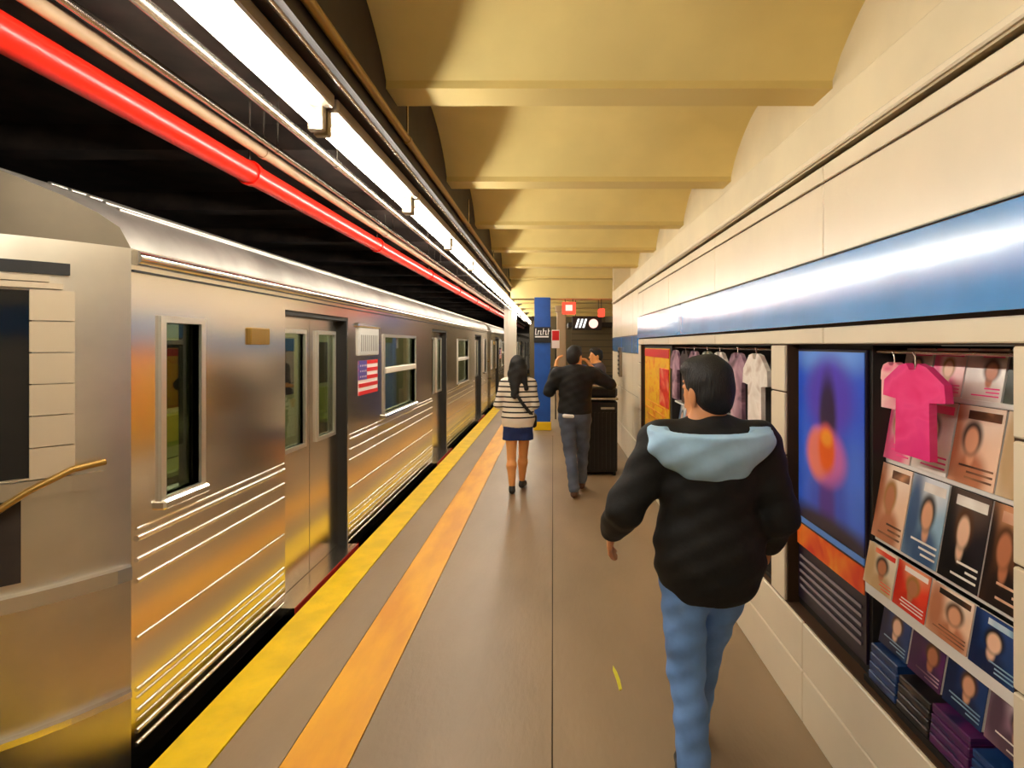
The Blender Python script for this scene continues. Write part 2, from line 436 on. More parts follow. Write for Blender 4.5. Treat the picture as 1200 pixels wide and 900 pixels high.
def fy(x):
    for (a, ya_), (b, yb_) in zip(PLAN[:-1], PLAN[1:]):
        if b - 1e-6 <= x <= a + 1e-6: return ya_ + (yb_ - ya_) * (x - a) / (b - a)
    return 0.0
def patch(xs, z0, z1, off, thick=0.012):
    """curved piece following the front of the car, standing `off` proud"""
    m_ = MB(); outer = []; inner = []
    for x in xs:
        e = 0.01; t = Vector((2 * e, fy(min(0, x + e)) - fy(x - e), 0)).normalized(); nn = Vector((t.y, -t.x, 0))
        p = Vector((x, fy(x), 0)); outer.append(p + nn * off); inner.append(p + nn * (off - thick - 0.03))
    n = len(xs); V = []
    for z in (z0, z1): V += [(p.x, p.y, z) for p in outer] + [(p.x, p.y, z) for p in inner]
    F_ = []
    for i in range(n - 1):
        F_ += [(i, i + 1, 2 * n + i + 1, 2 * n + i), (n + i, 3 * n + i, 3 * n + i + 1, n + i + 1),
               (2 * n + i, 2 * n + i + 1, 3 * n + i + 1, 3 * n + i), (i, n + i, n + i + 1, i + 1)]
    F_ += [(0, 2 * n, 3 * n, n), (n - 1, 2 * n - 1, 4 * n - 1, 3 * n - 1)]
    return m_.add(V, F_)

def make_car(y0, label):
    root = empty('subway_car', (XT, y0, 0.0)); tag(root, label, 'train', 'cars of the standing train')
    rects = [(c - DW, c + DW, -0.02, 1.93) for c in DOORS] + list(WINS) + [CABW]
    MB().holes(-0.10, 0.0, 0.0, LEN, -0.06, 2.10, rects).build('side_panel', 'steel', root)
    MB().box(-2.6, -2.5, 0.0, LEN, -0.06, 2.10).build('far_side', 'car_in', root)
    MB().box(-2.5, -0.1, 0.05, LEN, -0.06, -0.01).build('car_floor', 'car_floor', root)
    MB().box(-2.5, -0.1, 0.05, LEN, 2.06, 2.10).build('car_ceiling', 'car_in', root)
    for x in (-0.75, -1.85):
        MB().box(x - 0.06, x + 0.06, 0.3, LEN - 0.3, 2.03, 2.06).build('ceiling_lamp', 'car_lamp', root)
    MB().box(-2.4, -0.15, 0.4, LEN - 0.4, -0.8, -0.06).build('underframe', 'black', root)
    # roof follows the front plan
    xs = [p[0] for p in PLAN]; xs = sorted(set([0, -0.02, -0.06, -0.12, -0.25, -0.45, -0.75, -1.3] + [-2.6 + v for v in (0, .02, .06, .12, .25, .45, .75)]), reverse=True)
    n = len(xs); V = [(x, fy(x), zroof(x)) for x in xs] + [(x, LEN, zroof(x)) for x in xs]
    MB().add(V, [(i, i + 1, n + i + 1, n + i) for i in range(n - 1)], True).add(V[n:], [tuple(range(n))]).build('roof', 'roof_steel', root)
    for x in (-0.17, -0.23, -0.30, -0.38, -0.47, -0.57, -0.68):
        MB().tube([(x, 0.15, zroof(x)), (x, LEN, zroof(x))], 0.012, 6).build('roof_rib', 'frame_alu', root)
    # front sheet
    n = len(PLAN); pl = sorted(set([p[0] for p in PLAN] + xs), reverse=True); n = len(pl)
    V = [(x, fy(x), -0.06) for x in pl] + [(x, fy(x), 2.10) for x in pl] + [(x, fy(x), zroof(x)) for x in pl]
    MB().add(V, [(i, i + 1, n + i + 1, n + i) for i in range(n - 1)] , True).build('front_sheet', 'steel_panel', root)
    MB().add(V[n:], [(i, i + 1, n + i + 1, n + i) for i in range(n - 1)], True).build('front_dome', 'dome', root)
    MB().box(-2.6, 0, LEN - 0.04, LEN, -0.06, 2.10).build('rear_sheet', 'steel_panel', root)
    wx = [-0.18 - 0.07 * i for i in range(12)]
    patch(wx, 1.21, 1.90, 0.012).build('front_window', 'darkglass', root)
    fx = [-0.105, -0.13, -0.155, -0.185]
    for k in range(6):
        patch(fx, 1.205 + 0.117 * k, 1.205 + 0.117 * k + 0.113, 0.03).build('frame_segment', 'front_frame', root)
    patch([-0.125, -0.145, -0.165] + wx, 1.909, 1.93, 0.03).build('window_hood', 'front_frame', root)
    patch([-0.15, -0.165] + wx, 1.934, 1.955, 0.03).build('window_hood', 'front_frame', root)
    patch([-0.11, -0.14] + wx, 1.965, 2.01, 0.012).build('window_drip', 'rubber', root)
    patch([-0.2] + wx[1:], 0.83, 1.13, 0.008).build('lower_patch', 'brownblack', root)  # dark brown patch laid over the front sheet, below the window sill
    patch([-0.05, -0.11] + wx, 1.14, 1.20, 0.03).build('window_sill', 'steel_panel', root)
    patch([-0.0, -0.03, -0.07, -0.11] + wx, 0.735, 0.79, 0.035).build('front_belt', 'steel_smooth', root)
    patch([-0.0, -0.03, -0.07, -0.11] + wx, 0.25, 0.275, 0.03).build('front_belt', 'steel', root)
    for (xa, za) in ((-0.30, 0.15), (-2.3, 0.15)):
        if xa > -1.3: patch([xa, xa - 0.06, xa - 0.12], za, za + 0.09, 0.03).build('marker_lamp', 'redlamp', root)
    gb = [(-0.03, -0.10, 1.235), (-0.08, -0.20, 1.225), (-0.16, -0.30, 1.165), (-0.26, -0.39, 1.07), (-0.40, -0.47, 0.99), (-0.6, -0.53, 0.97)]
    MB().tube(gb, 0.013, 8).build('grab_rail', 'brass', root)
    # gutter and rub rails between the openings
    MB().tube([(0.0, 0.02, 2.065), (0.0, LEN, 2.065)], 0.032, 10).build('gutter', 'steel_smooth', root)
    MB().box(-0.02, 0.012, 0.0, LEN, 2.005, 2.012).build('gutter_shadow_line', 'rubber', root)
    segs = []; a = 0.03
    for c in DOORS: segs.append((a, c - DW - 0.02)); a = c + DW + 0.02
    segs.append((a, LEN - 0.02))
    for (a, b) in segs:
        for z, r in ((0.885, 0.014), (0.925, 0.007), (0.795, 0.011), (0.706, 0.011), (0.466, 0.008), (0.250, 0.009), (0.215, 0.006), (0.160, 0.009), (0.120, 0.006), (0.076, 0.011), (0.02, 0.01)):
            MB().tube([(0.0, a, z), (0.0, b, z)], r, 8).build('rub_rail', 'steel_smooth' if r > 0.0065 else 'steel', root)
    # windows
    for k, (a, b, z0, z1) in enumerate(list(WINS) + [CABW]):
        wd = MB().holes(-0.05, 0.014, a - 0.035, b + 0.035, z0 - 0.03, z1 + 0.03, [(a, b, z0, z1)]).build('window_frame', 'frame_alu', root)
        MB().box(-0.04, -0.032, a, b, z0, z1).build('pane', 'glass', wd)
        MB().box(-0.02, 0.035, a - 0.04, b + 0.04, z0 - 0.055, z0 - 0.01, 0.01).build('sill', 'steel_smooth', wd)
        if k < 2:
            MB().box(-0.03, 0.02, a, b, 1.40, 1.46, 0.006).build('transom_bar', 'white_col', wd)
    # doors
    for c in DOORS:
        MB().box(-0.12, 0.075, c - DW - 0.03, c + DW + 0.03, -0.055, -0.008).build('threshold', 'steel', root)
        MB().box(0.076, 0.082, c - DW - 0.03, c + DW + 0.03, -0.05, -0.006).build('threshold_edge', 'red_sill', root)
        MB().box(-0.13, -0.01, c + DW - 0.012, c + DW, -0.02, 1.93).box(-0.13, -0.01, c - DW, c + DW, 1.90, 1.93).build('door_seal', 'rubber', root)
        for s in (-1, 1):
            y0_, y1_ = (c - DW, c - 0.004) if s < 0 else (c + 0.004, c + DW - 0.012)
            wa, wb = y0_ + 0.13, y1_ - 0.11
            d = MB().holes(-0.125, -0.085, y0_, y1_, -0.005, 1.90, [(wa, wb, 0.98, 1.78)]).build('door', 'steel', root)
            MB().box(-0.11, -0.10, wa, wb, 0.98, 1.78).build('pane', 'glass', d)
            MB().holes(-0.10, -0.068, wa - 0.03, wb + 0.03, 0.95, 1.81, [(wa, wb, 0.98, 1.78)]).build('pane_frame', 'frame_alu', d)
    # route sign, flag
    ya_, yb_ = 2.78, 3.36
    MB().box(-0.02, 0.018, ya_, yb_, 1.60, 1.86, 0.008).build('route_sign', 'route', root)
    sg = MB().box(-0.02, 0.03, ya_ - 0.04, yb_ + 0.04, 1.86, 1.895, 0.008).build('route_sign_hood', 'steel_smooth', root)
    for k in range(9):
        MB().box(0.0, 0.021, ya_ + 0.05 + 0.057 * k, ya_ + 0.062 + 0.057 * k, 1.64, 1.79).build('sign_stroke', 'route_line', root)
    fa, fb, z0, z1 = 2.80, 3.36, 1.24, 1.555; hz = (z1 - z0) / 9
    fg = MB().box(-0.01, 0.004, fa, fb, z0, z1).build('flag_decal', 'flag_white', root); fg['label'] = 'striped flag decal in red, white and blue'
    for k in range(0, 9, 2):
        MB().box(0.0, 0.006, fa, fb, z0 + hz * k, z0 + hz * (k + 1)).build('stripe', 'flag_red', fg)
    MB().box(0.0, 0.008, fa, fa + 0.22, z0 + hz * 4, z1).build('canton', 'flag_blue', fg)
    for i in range(4):
        for j in range(3):
            MB().box(0.006, 0.0095, fa + 0.03 + 0.05 * i, fa + 0.045 + 0.05 * i, z0 + hz * 4.6 + 0.05 * j, z0 + hz * 4.6 + 0.05 * j + 0.016).build('star', 'flag_white', fg)
    # route lamp box between first window and door, small vents
    MB().box(-0.02, 0.02, 0.92, 1.14, 1.70, 1.80, 0.006).build('side_vent', 'brass', root)
    # inside: benches, poles, far windows
    for a, b in ((2.8, 5.8), (7.4, 10.3)):
        MB().box(-2.45, -2.0, a, b, 0.38, 0.46, 0.02).box(-2.48, -2.40, a, b, 0.46, 0.95, 0.02).build('bench', 'car_seat', root)
        MB().box(-0.6, -0.14, a, b, 0.38, 0.46, 0.02).build('bench', 'car_seat', root)
        MB().box(-2.49, -2.485, a + 0.5, b - 0.5, 1.0, 1.75).build('far_window', 'darkglass', root)
    for c in DOORS:
        MB().tube([(-1.3, c, -0.01), (-1.3, c, 2.06)], 0.019, 8).build('grab_pole', 'steel_smooth', root)
        MB().box(-2.49, -2.485, c - 0.5, c + 0.5, 0.9, 1.8).build('far_window', 'darkglass', root)
    MB().tube([(-0.7, 0.5, 1.85), (-0.7, LEN - 0.5, 1.85)], 0.017, 8).build('hand_bar', 'steel_smooth', root)
    return root

car = make_car(2.4, 'nearest stainless steel subway car with a rounded front and a flag decal')
index_kids()
for k, lb in enumerate(('second stainless steel subway car, just behind the striped-sweater woman', 'third stainless steel subway car farther down the platform',
                        'last visible subway car near the vanishing point')):
    c_ = copy_tree(car); c_.location = (XT, 2.4 + 13.8 * (k + 1), 0); c_['label'] = lb

# ================================================================== LAMPS, PIPES
XL, ZL, PIT = -1.02, 2.665, 1.55
lf = empty('fluorescent_light', (XL, 0, ZL + 0.11))
MB().box(-0.075, 0.075, 0.02, PIT - 0.02, -0.05, 0.01, 0.008).build('housing', 'housing', lf)
MB().tube([(0, 0.05, -0.11), (0, PIT - 0.05, -0.11)], 0.027, 12).build('tube', 'tube', lf)
for a in (0.015, PIT - 0.05):
    MB().box(-0.035, 0.035, a, a + 0.035, -0.155, -0.045, 0.006).build('end_cap', 'housing', lf)
for a in (0.25, PIT - 0.25):
    MB().tube([(0, a, 0.0), (0, a, 0.03)], 0.008, 6).build('hanger', 'conduit', lf)
index_kids()
first = True
for k in range(-2, 16):
    o = lf if first else copy_tree(lf); first = False
    o.location = (XL, 2.53 - PIT + PIT * k, ZL + 0.11)
    if k < 0: lb = 'fluorescent tube light overhead, behind the viewer'
    elif k < 16: lb = '%s fluorescent tube light from the top edge in the bright row over the platform' % ORD[k]
    else: lb = 'small distant fluorescent tube light at the far end of the bright row'
    tag(o, lb, 'light', 'fluorescent tube lights in a row')

def pipe(name, x, z, r, m, label, cat='pipe', bands=True):
    o = empty(name, (x, 0, z)); tag(o, label, cat)
    MB().tube([(0, YN, 0), (0, YF, 0)], r, 14).build('run', m, o)
    for k in range(14):
        y = 0.9 + 2.4 * k
        MB().tube([(0, y, 0), (0, y + 0.04, 0)], r * 1.18, 12).build('clamp', m, o)
        MB().tube([(0, y + 0.02, r), (0, y + 0.02, min(0.6, 3.14 - z))], 0.006, 6).build('hanger', 'conduit', o)
    return o
pipe('fire_pipe', -1.74, 2.685, 0.062, 'redpipe', 'thick bright red pipe running above the train roof')
pipe('conduit', -1.66, 2.80, 0.030, 'tan', 'tan conduit running just above the red pipe')
pipe('conduit', -1.58, 2.815, 0.018, 'conduit', 'thin pale conduit between the red pipe and the lamps')
pipe('conduit', -1.24, 2.735, 0.022, 'conduit', 'silver conduit just left of the fluorescent row')
pipe('conduit', -0.905, 2.815, 0.020, 'conduit', 'silver conduit just right of the fluorescent row')
pipe('conduit', -0.835, 2.875, 0.022, 'brass', 'brass-coloured conduit along the edge of the vaulted ceiling')

# ================================================================== PILLARS
p = empty('pillar', (-0.21, 11.65, 0)); tag(p, 'blue steel pillar with a black station sign and yellow foot', 'pillar')
MB().box(-0.155, 0.155, -0.165, -0.14, 0, 2.64).build('flange', 'pillar_blue', p)
MB().box(-0.155, 0.155, 0.14, 0.165, 0, 2.64).build('flange', 'pillar_blue', p)
MB().box(0.13, 0.16, -0.14, 0.14, 0, 2.64).box(-0.16, -0.13, -0.14, 0.14, 0, 2.64).build('web', 'pillar_blue', p)
MB().box(-0.175, 0.175, -0.18, 0.18, 0.0, 0.17, 0.01).build('foot', 'pillar_yellow', p)
for sx in (-0.1, 0.1):
    MB().tube([(sx, -0.181, 2.3), (sx, -0.165, 2.3)], 0.018, 8).build('rivet', 'pillar_blue', p)
sp = MB().box(-0.17, 0.17, -0.195, -0.165, 1.74, 2.05, 0.004).build('station_sign', 'signblack', p)
st = MB()
for k in range(6):
    x = -0.145 + 0.05 * k; zt = 2.02 if k in (0, 5, 3) else 1.985
    st.prism_y([(x, 1.895), (x + 0.016, 1.895), (x + 0.026, zt), (x + 0.010, zt)], -0.199, -0.194)
    if k % 2 == 0: st.prism_y([(x + 0.012, 1.895), (x + 0.038, 1.895), (x + 0.038, 1.912), (x + 0.012, 1.912)], -0.199, -0.194)
    else: st.prism_y([(x + 0.02, 1.965), (x + 0.042, 1.965), (x + 0.042, 1.982), (x + 0.02, 1.982)], -0.199, -0.194)
st.build('sign_lettering', 'signwhite', sp)
MB().box(-0.145, 0.125, -0.199, -0.194, 1.845, 1.872).build('sign_underline', 'signwhite', sp)
p = empty('pillar', (-1.28, 17.4, 0)); tag(p, 'pale slim column at the platform edge beyond the woman', 'pillar')
for x in (-0.15, -0.05, 0.05, 0.15):
    MB().box(x - 0.035, x + 0.035, -0.05, 0.05, 0, 2.86).build('rib', 'white_col', p)
MB().box(-0.18, 0.18, -0.02, 0.02, 0, 2.86).build('web', 'white_col', p)
p = empty('pillar', (0.22, 15.2, 0)); tag(p, 'pale grey column behind the man adjusting his collar', 'pillar')
MB().box(-0.12, 0.12, -0.12, 0.12, 0, 2.64, 0.015).build('shaft', 'tan', p)
MB().box(-0.16, 0.16, -0.16, 0.16, 2.55, 2.72, 0.01).build('capital', 'tan', p)

# ================================================================== FAR CLUTTER
o = empty('exit_sign', (0.33, 11.95, 2.33)); tag(o, 'red square sign hanging under the far beam', 'sign')
MB().box(-0.14, 0.14, -0.04, 0.04, 0.0, 0.25, 0.008).build('box', 'redlamp', o)
MB().box(-0.07, 0.07, -0.045, -0.04, 0.07, 0.19).build('face', 'redlamp2', o)
for x in (-0.08, 0.08): MB().tube([(x, 0, 0.25), (x, 0, 0.315)], 0.008, 6).build('rod', 'boothdark', o)
b = empty('kiosk', (0.85, 13.4, 0)); tag(b, 'dark olive kiosk behind the man adjusting his collar', 'kiosk')
MB().box(-0.42, 0.55, 0.0, 1.6, 0, 1.0, 0.01).build('counter', 'boothdark', b)
MB().box(-0.42, 0.55, 0.05, 0.10, 1.0, 2.1).build('shutter', 'booth', b)
MB().box(-0.5, 0.6, -0.05, 1.65, 2.1, 2.22, 0.01).build('roof', 'boothdark', b)
for k in range(7): MB().box(-0.42, 0.55, 0.035, 0.05, 1.05 + 0.15 * k, 1.06 + 0.15 * k).build('slat', 'boothdark', b)
o = empty('hanging_sign', (0.74, 12.6, 2.02)); tag(o, 'dark hanging sign with white strokes and a red mark', 'sign')
MB().box(-0.32, 0.32, -0.03, 0.03, 0.0, 0.30, 0.008).build('board', 'boothdark', o)
for k in range(3): MB().prism_y([(-0.26 + 0.08 * k, 0.05), (-0.22 + 0.08 * k, 0.05), (-0.16 + 0.08 * k, 0.24), (-0.20 + 0.08 * k, 0.24)], -0.035, -0.03).build('stroke', 'whitelamp', o)
MB().tube([(0.14, -0.036, 0.14), (0.14, -0.03, 0.14)], 0.10, 16).build('red_disc', 'redlamp2', o)
for x in (-0.25, 0.25): MB().tube([(x, 0, 0.30), (x, 0, 0.9)], 0.008, 6).build('rod', 'boothdark', o)
o = empty('red_lamp_box', (1.0, 11.95, 2.28)); tag(o, 'small red glowing sign near the far wall corner', 'sign')
MB().box(-0.06, 0.06, -0.15, 0.15, 0.0, 0.16, 0.01).build('box', 'redlamp', o)
MB().tube([(0, 0, 0.16), (0, 0, 0.365)], 0.008, 6).build('rod', 'boothdark', o)
o = empty('notice_board', (0.02, 13.2, 1.62)); tag(o, 'small red and white notice right of the blue pillar', 'notice')
MB().box(-0.05, 0.13, -0.02, 0.02, 0.0, 0.42, 0.005).build('board', 'flag_white', o)
MB().box(-0.04, 0.12, -0.024, -0.02, 0.18, 0.40).build('print', 'flag_red', o)
MB().tube([(0.04, 0, -1.62), (0.04, 0, 0.0)], 0.015, 8).build('post', 'boothdark', o)

# ---- litter bin beside the second man
o = empty('litter_bin', (0.60, 7.75, 0)); tag(o, 'tall black litter bin with pale rims beside the cream wall', 'litter bin')
MB().box(-0.24, 0.24, -0.24, 0.24, 0.03, 0.98, 0.03).build('body', 'binblack', o)
MB().box(-0.25, 0.25, -0.25, 0.25, 0.98, 1.01, 0.008).build('rim', 'binrim', o)
MB().box(-0.24, 0.24, -0.24, 0.24, 1.01, 1.15, 0.03).build('hood', 'binblack', o)
MB().box(-0.20, 0.22, -0.255, -0.235, 1.15, 1.17, 0.005).build('hood_rim', 'binrim', o)
MB().box(0.02, 0.20, -0.252, -0.24, 0.86, 0.89, 0.004).build('handle', 'binrim', o)
for k in range(9): MB().box(-0.22 + 0.052 * k, -0.20 + 0.052 * k, -0.248, -0.238, 0.08, 0.82).build('slat', 'binblack', o)
for sx in (-.2, .2):
    for sy in (-.2, .2): MB().box(sx - .02, sx + .02, sy - .02, sy + .02, 0, 0.04).build('foot', 'binblack', o)

o = MB().prism_z([(-0.012, -0.11), (0.005, -0.10), (0.012, -0.02), (0.012, 0.05), (0.004, 0.11), (-0.006, 0.07), (-0.006, -0.02)], 0.001, 0.005).build('paper_scrap', 'leaf', None, (0.325, 2.95, 0))
o.rotation_euler[2] = R(6); tag(o, 'small yellow scrap lying on the platform floor', 'litter')

# ================================================================== DISPLAY NICHES
inks = {
 'magenta': [srgb(235, 40, 130), srgb(250, 70, 145), srgb(240, 30, 120)],
 'pale pink': [srgb(235, 90, 140), srgb(250, 205, 200), srgb(250, 225, 215)],
 'peach': [srgb(190, 120, 85), srgb(245, 205, 175), srgb(250, 225, 205)],
 'cream': [srgb(200, 165, 120), srgb(240, 222, 195), srgb(245, 232, 212)],
 'grey-green': [srgb(60, 70, 62), srgb(150, 155, 135), srgb(215, 205, 190)],
 'brown': [srgb(40, 28, 24), srgb(110, 70, 48), srgb(215, 150, 105)],
 'black': [srgb(20, 18, 20), srgb(40, 34, 38), srgb(95, 75, 65)],
 'red': [srgb(215, 30, 20), srgb(238, 60, 40), srgb(245, 150, 110)],
 'navy': [srgb(12, 30, 70), srgb(25, 60, 115), srgb(40, 70, 130)],
 'white': [srgb(225, 215, 205), srgb(245, 238, 230), srgb(190, 165, 150)],
 'orange': [srgb(240, 130, 30), srgb(250, 170, 60), srgb(225, 80, 30)],
 'yellow': [srgb(250, 175, 15), srgb(252, 200, 40), srgb(240, 120, 20)],
 'mauve': [srgb(90, 65, 80), srgb(170, 130, 150), srgb(210, 185, 195)],
 'steel-blue': [srgb(60, 90, 130), srgb(150, 185, 210), srgb(225, 230, 235)],
 'purple': [srgb(60, 25, 70), srgb(95, 35, 95), srgb(40, 35, 80)],
}
INK = {k: collage('ink_' + k, v, seed=i * 3.1) for i, (k, v) in enumerate(inks.items())}
INK2 = {k: collage('print_' + k, v, scale=(5, 9, 60), seed=i * 2.3) for i, (k, v) in enumerate(inks.items())}
# back and shelves (fixtures of the niche)
fx = empty('display_rack', (1.24, 2.10, 0.455)); tag(fx, 'stepped magazine rack in the nearest wall niche', 'rack')
MB().box(0.17, 0.21, -0.67, 0.04, 0.01, 1.24).build('back', 'display_dark', fx)
tag(MB().box(1.186, 1.44, 2.145, 2.788, 0.461, 1.699).build('trim_2', 'display_dark'), 'dark backing board behind the blue poster', kind='structure')
tag(MB().box(1.176, 1.44, 5.72, 7.418, 0.461, 1.699).build('trim_3', 'display_dark'), 'dark backing board behind the yellow banner', kind='structure')
SH = [(1.535, 0.06), (1.285, 0.02), (1.00, -0.02), (0.83, -0.05)]
for z, x in SH:
    MB().box(x - 0.03, 0.17, -0.67, 0.04, z - 0.455 - 0.018, z - 0.455, 0.003).build('shelf', 'shelf_white', fx)
MB().box(-0.085, -0.075, -0.67, 0.04, 0.335, 0.375).build('shelf_edge', 'shelf_white', fx)
MB().box(-0.09, 0.17, -0.67, 0.04, 0.008, 0.03).build('plinth', 'display_dark', fx)

PRN = {'magenta': 'flag_white', 'pale pink': INK['magenta'], 'peach': INK['brown'], 'cream': INK['red'], 'grey-green': 'flag_white', 'brown': INK['peach'],
       'black': INK['white'], 'red': 'flag_white', 'navy': INK['steel-blue'], 'white': INK['magenta'], 'mauve': INK['white'], 'purple': INK['mauve'], 'steel-blue': INK['white'], 'orange': 'flag_white', 'yellow': INK['red']}
def dress(cv, wv, h, ink):
    """masthead block, picture block and rows of small print on a cover"""
    rnd = random.random; m_ = PRN[ink]; hw = wv / 2 - .012
    MB().box(-0.0018, -0.001, -hw, -hw + 2 * hw * (0.6 + .4 * rnd()), h * .83, h * .94).build('masthead', m_, cv)
    c = inks[ink]; sk = [srgb(225, 165, 130), srgb(190, 120, 85), srgb(240, 195, 165)][int(rnd() * 3)]; cy = (rnd() - .5) * hw * .5; lean = (rnd() - .5) * hw * .4
    hairc = [srgb(28, 20, 18), srgb(90, 55, 30), srgb(170, 120, 60)][int(rnd() * 3)]
    cv.data.materials[0] = soft_print('cover_art', c[1], [(0, h, hw * 1.4, h * .35, .5, c[2]), (cy + hw, h * .5, hw * .5, h * .6, .6, c[0]), (cy, h * .12, hw * .85, h * .30, .35, c[0]), (cy + lean * .5, h * .38, hw * .2, h * .14, .4, sk),
        (cy + lean, h * .60, hw * .48, h * .22, .3, hairc), (cy + lean, h * .56, hw * .33, h * .17, .25, sk)])
    for k in range(3):
        MB().box(-0.0018, -0.001, -hw, -hw + 2 * hw * (0.3 + .6 * rnd()), h * (.08 + .07 * k), h * (.105 + .07 * k)).build('print_line', m_, cv)
def magazine(y0, y1, zb, h, xf, ink, row, idx, tilt=10):
    """leaning magazine, its foot on the shelf at zb"""
    wv = y1 - y0
    o = empty('magazine', (xf, (y0 + y1) / 2, zb)); o.rotation_euler = (0, R(tilt), 0)
    MB().box(0.001, 0.014, -wv / 2 + .003, wv / 2 - .003, 0.002, h - .002).build('pages', 'shelf_white', o)
    cv = MB().box(-0.001, 0.001, -wv / 2 + .002, wv / 2 - .002, 0.0, h).build('cover', INK[ink], o)
    dress(cv, wv, h, ink)
    return tag(o, '%s magazine, %s from the camera on the %s shelf of the nearest rack' % (ink, ORD[idx], row), 'magazine', 'magazines on the rack')
ROWS = [('top', 1.535, 0.155, 1.27, [('grey-green', .20), ('white', .16), ('pale pink', .15), ('white', .16)]),
        ('second', 1.285, 0.235, 1.225, [('cream', .17), ('peach', .19), ('white', .18), ('pale pink', .17)]),
        ('third', 1.00, 0.27, 1.18, [('brown', .17), ('black', .17), ('steel-blue', .18), ('peach', .18)]),
        ('fourth', 0.83, 0.148, 1.15, [('navy', .17), ('peach', .18), ('red', .17), ('cream', .18)])]
for row, z, h, xf, items in ROWS:
    y = 1.435
    for i, (ink, wv) in enumerate(items):
        magazine(y, y + wv, z, h, xf, ink, row, i); y += wv + 0.004
# lower rows: newspapers and dark stacks
for i, (ink, h) in enumerate((('navy', .10), ('purple', .12), ('black', .11), ('navy', .13))):
    y = 1.44 + 0.17 * i
    MBo = empty('newspaper_stack', (1.17, y + 0.08, 0.486)); tag(MBo, '%s newspaper bundle, %s from the camera at the foot of the nearest rack' % (ink, ORD[i]), 'newspapers', 'newspaper bundles')
    for j in range(4):
        MB().box(-0.02 + 0.003 * j, 0.18, -0.08, 0.08, 0.002 + j * h / 4, (j + 1) * h / 4, 0.003).build('newspaper', INK2[ink], MBo)
for i, ink in enumerate(('mauve', 'navy', 'purple', 'navy')):
    magazine(1.435 + 0.172 * i, 1.60 + 0.172 * i, 0.486 + 0.135, 0.16, 1.19, ink, 'lowest', i)
# hanging garments
def shirt(loc, wv, h, ink, label, sleeves=True, rz=90, grp=None):
    o = empty('hanging_shirt', loc); tag(o, label, 'shirt', grp)
    hw = wv / 2; sl = hw * 1.35 if sleeves else hw * 0.8
    poly = [(-hw * .75, -h), (-hw * .72, -h * .4), (-sl, -h * .38), (-sl * .95, -h * .2), (-hw * .6, -.01), (-hw * .25, 0), (-hw * .12, -h * .07),
            (hw * .12, -h * .07), (hw * .25, 0), (hw * .6, -.01), (sl * .95, -h * .2), (sl, -h * .38), (hw * .72, -h * .4), (hw * .75, -h)]
    MB().prism_x(poly, -0.012, 0.012).build('cloth', INK[ink], o)
    MB().tube([(0, 0, -0.03), (0, 0, 0.02), (0, 0.012, 0.035)], 0.003, 6).build('hanger_hook', 'conduit', o)
    return o
MB_r = empty('clothes_rail', (1.20, 2.10, 1.675)); tag(MB_r, 'thin rail across the top of the nearest niche', 'rail')
MB().tube([(0, -0.675, 0), (0, 0.045, 0)], 0.007, 8).build('rod', 'conduit', MB_r)
shirt((1.165, 1.86, 1.64), 0.24, 0.30, 'magenta', 'bright magenta top hanging over the magazines in the nearest niche', True)
shirt((1.175, 1.99, 1.64), 0.16, 0.16, 'pale pink', 'small pale pink top hanging beside the magenta top', False)
# blue film-style poster
o = empty('poster', (1.173, 2.455, 0.50)); tag(o, 'tall blue and purple poster with an orange strip near the pillar', 'poster')
pb = [srgb(30, 70, 200), srgb(50, 110, 235), srgb(75, 60, 200)]
M['p_blue'] = collage('poster_blue', pb, scale=(3, 4, 3), seed=1)
M['p_purple'] = mat('poster_purple', srgb(85, 65, 200), 0.3); M['p_dark'] = mat('poster_dark', srgb(28, 18, 40), 0.3)
M['p_orange'] = collage('poster_orange', [srgb(225, 45, 20), srgb(245, 110, 30), srgb(250, 170, 60)], scale=(4, 6, 6), seed=4)
M['p_pink'] = collage('poster_pink', [srgb(210, 90, 170), srgb(240, 140, 130), srgb(235, 110, 180)], scale=(4, 5, 5), seed=6)
M['p_sky'] = mat('poster_sky', srgb(90, 150, 240), 0.3)
M['p_grey'] = mat('poster_grey', srgb(150, 140, 150), 0.4)
MB().box(0.0, 0.012, -0.29, 0.31, 0.0, 1.18, 0.002).build('board', 'p_dark', o)
M['p_art'] = soft_print('poster_art', srgb(40, 88, 222), [
    (0.0, 1.17, .30, .10, .5, srgb(110, 165, 250)), (0.0, .98, .20, .17, .35, srgb(84, 62, 200)), (.01, .88, .075, .19, .4, srgb(45, 24, 70)),
    (.02, .50, .07, .22, .5, srgb(75, 40, 165)), (-.22, .62, .08, .2, .6, srgb(60, 120, 245)), (.24, .6, .07, .25, .6, srgb(50, 105, 240)),
    (.03, .72, .17, .12, .3, srgb(205, 105, 190)), (.10, .72, .10, .11, .3, srgb(240, 130, 120)), (.02, .75, .075, .10, .35, srgb(242, 96, 26)), (.02, .80, .05, .035, .5, srgb(252, 160, 50)),
    (0.0, .40, .5, .07, .5, srgb(28, 16, 48))])
MB().box(-0.003, 0.0, -0.28, 0.30, 0.40, 1.17).build('print', 'p_art', o)
def pp(poly, m, d, nm): MB().prism_x(poly, -0.003 - d, -0.003).build(nm, m, o)
pp([(-.285, .26), (.305, .26), (.305, .36), (-.285, .36)], 'p_orange', .004, 'title_strip')
pp([(-.285, .37), (.305, .37), (.305, .395), (-.285, .395)], 'p_sky', .004, 'title_strip')
for k in range(5):
    pp([(-.26, .20 - .035 * k), (.28, .20 - .035 * k), (.28, .212 - .035 * k), (-.26, .212 - .035 * k)], 'p_grey', .003, 'credit_line')

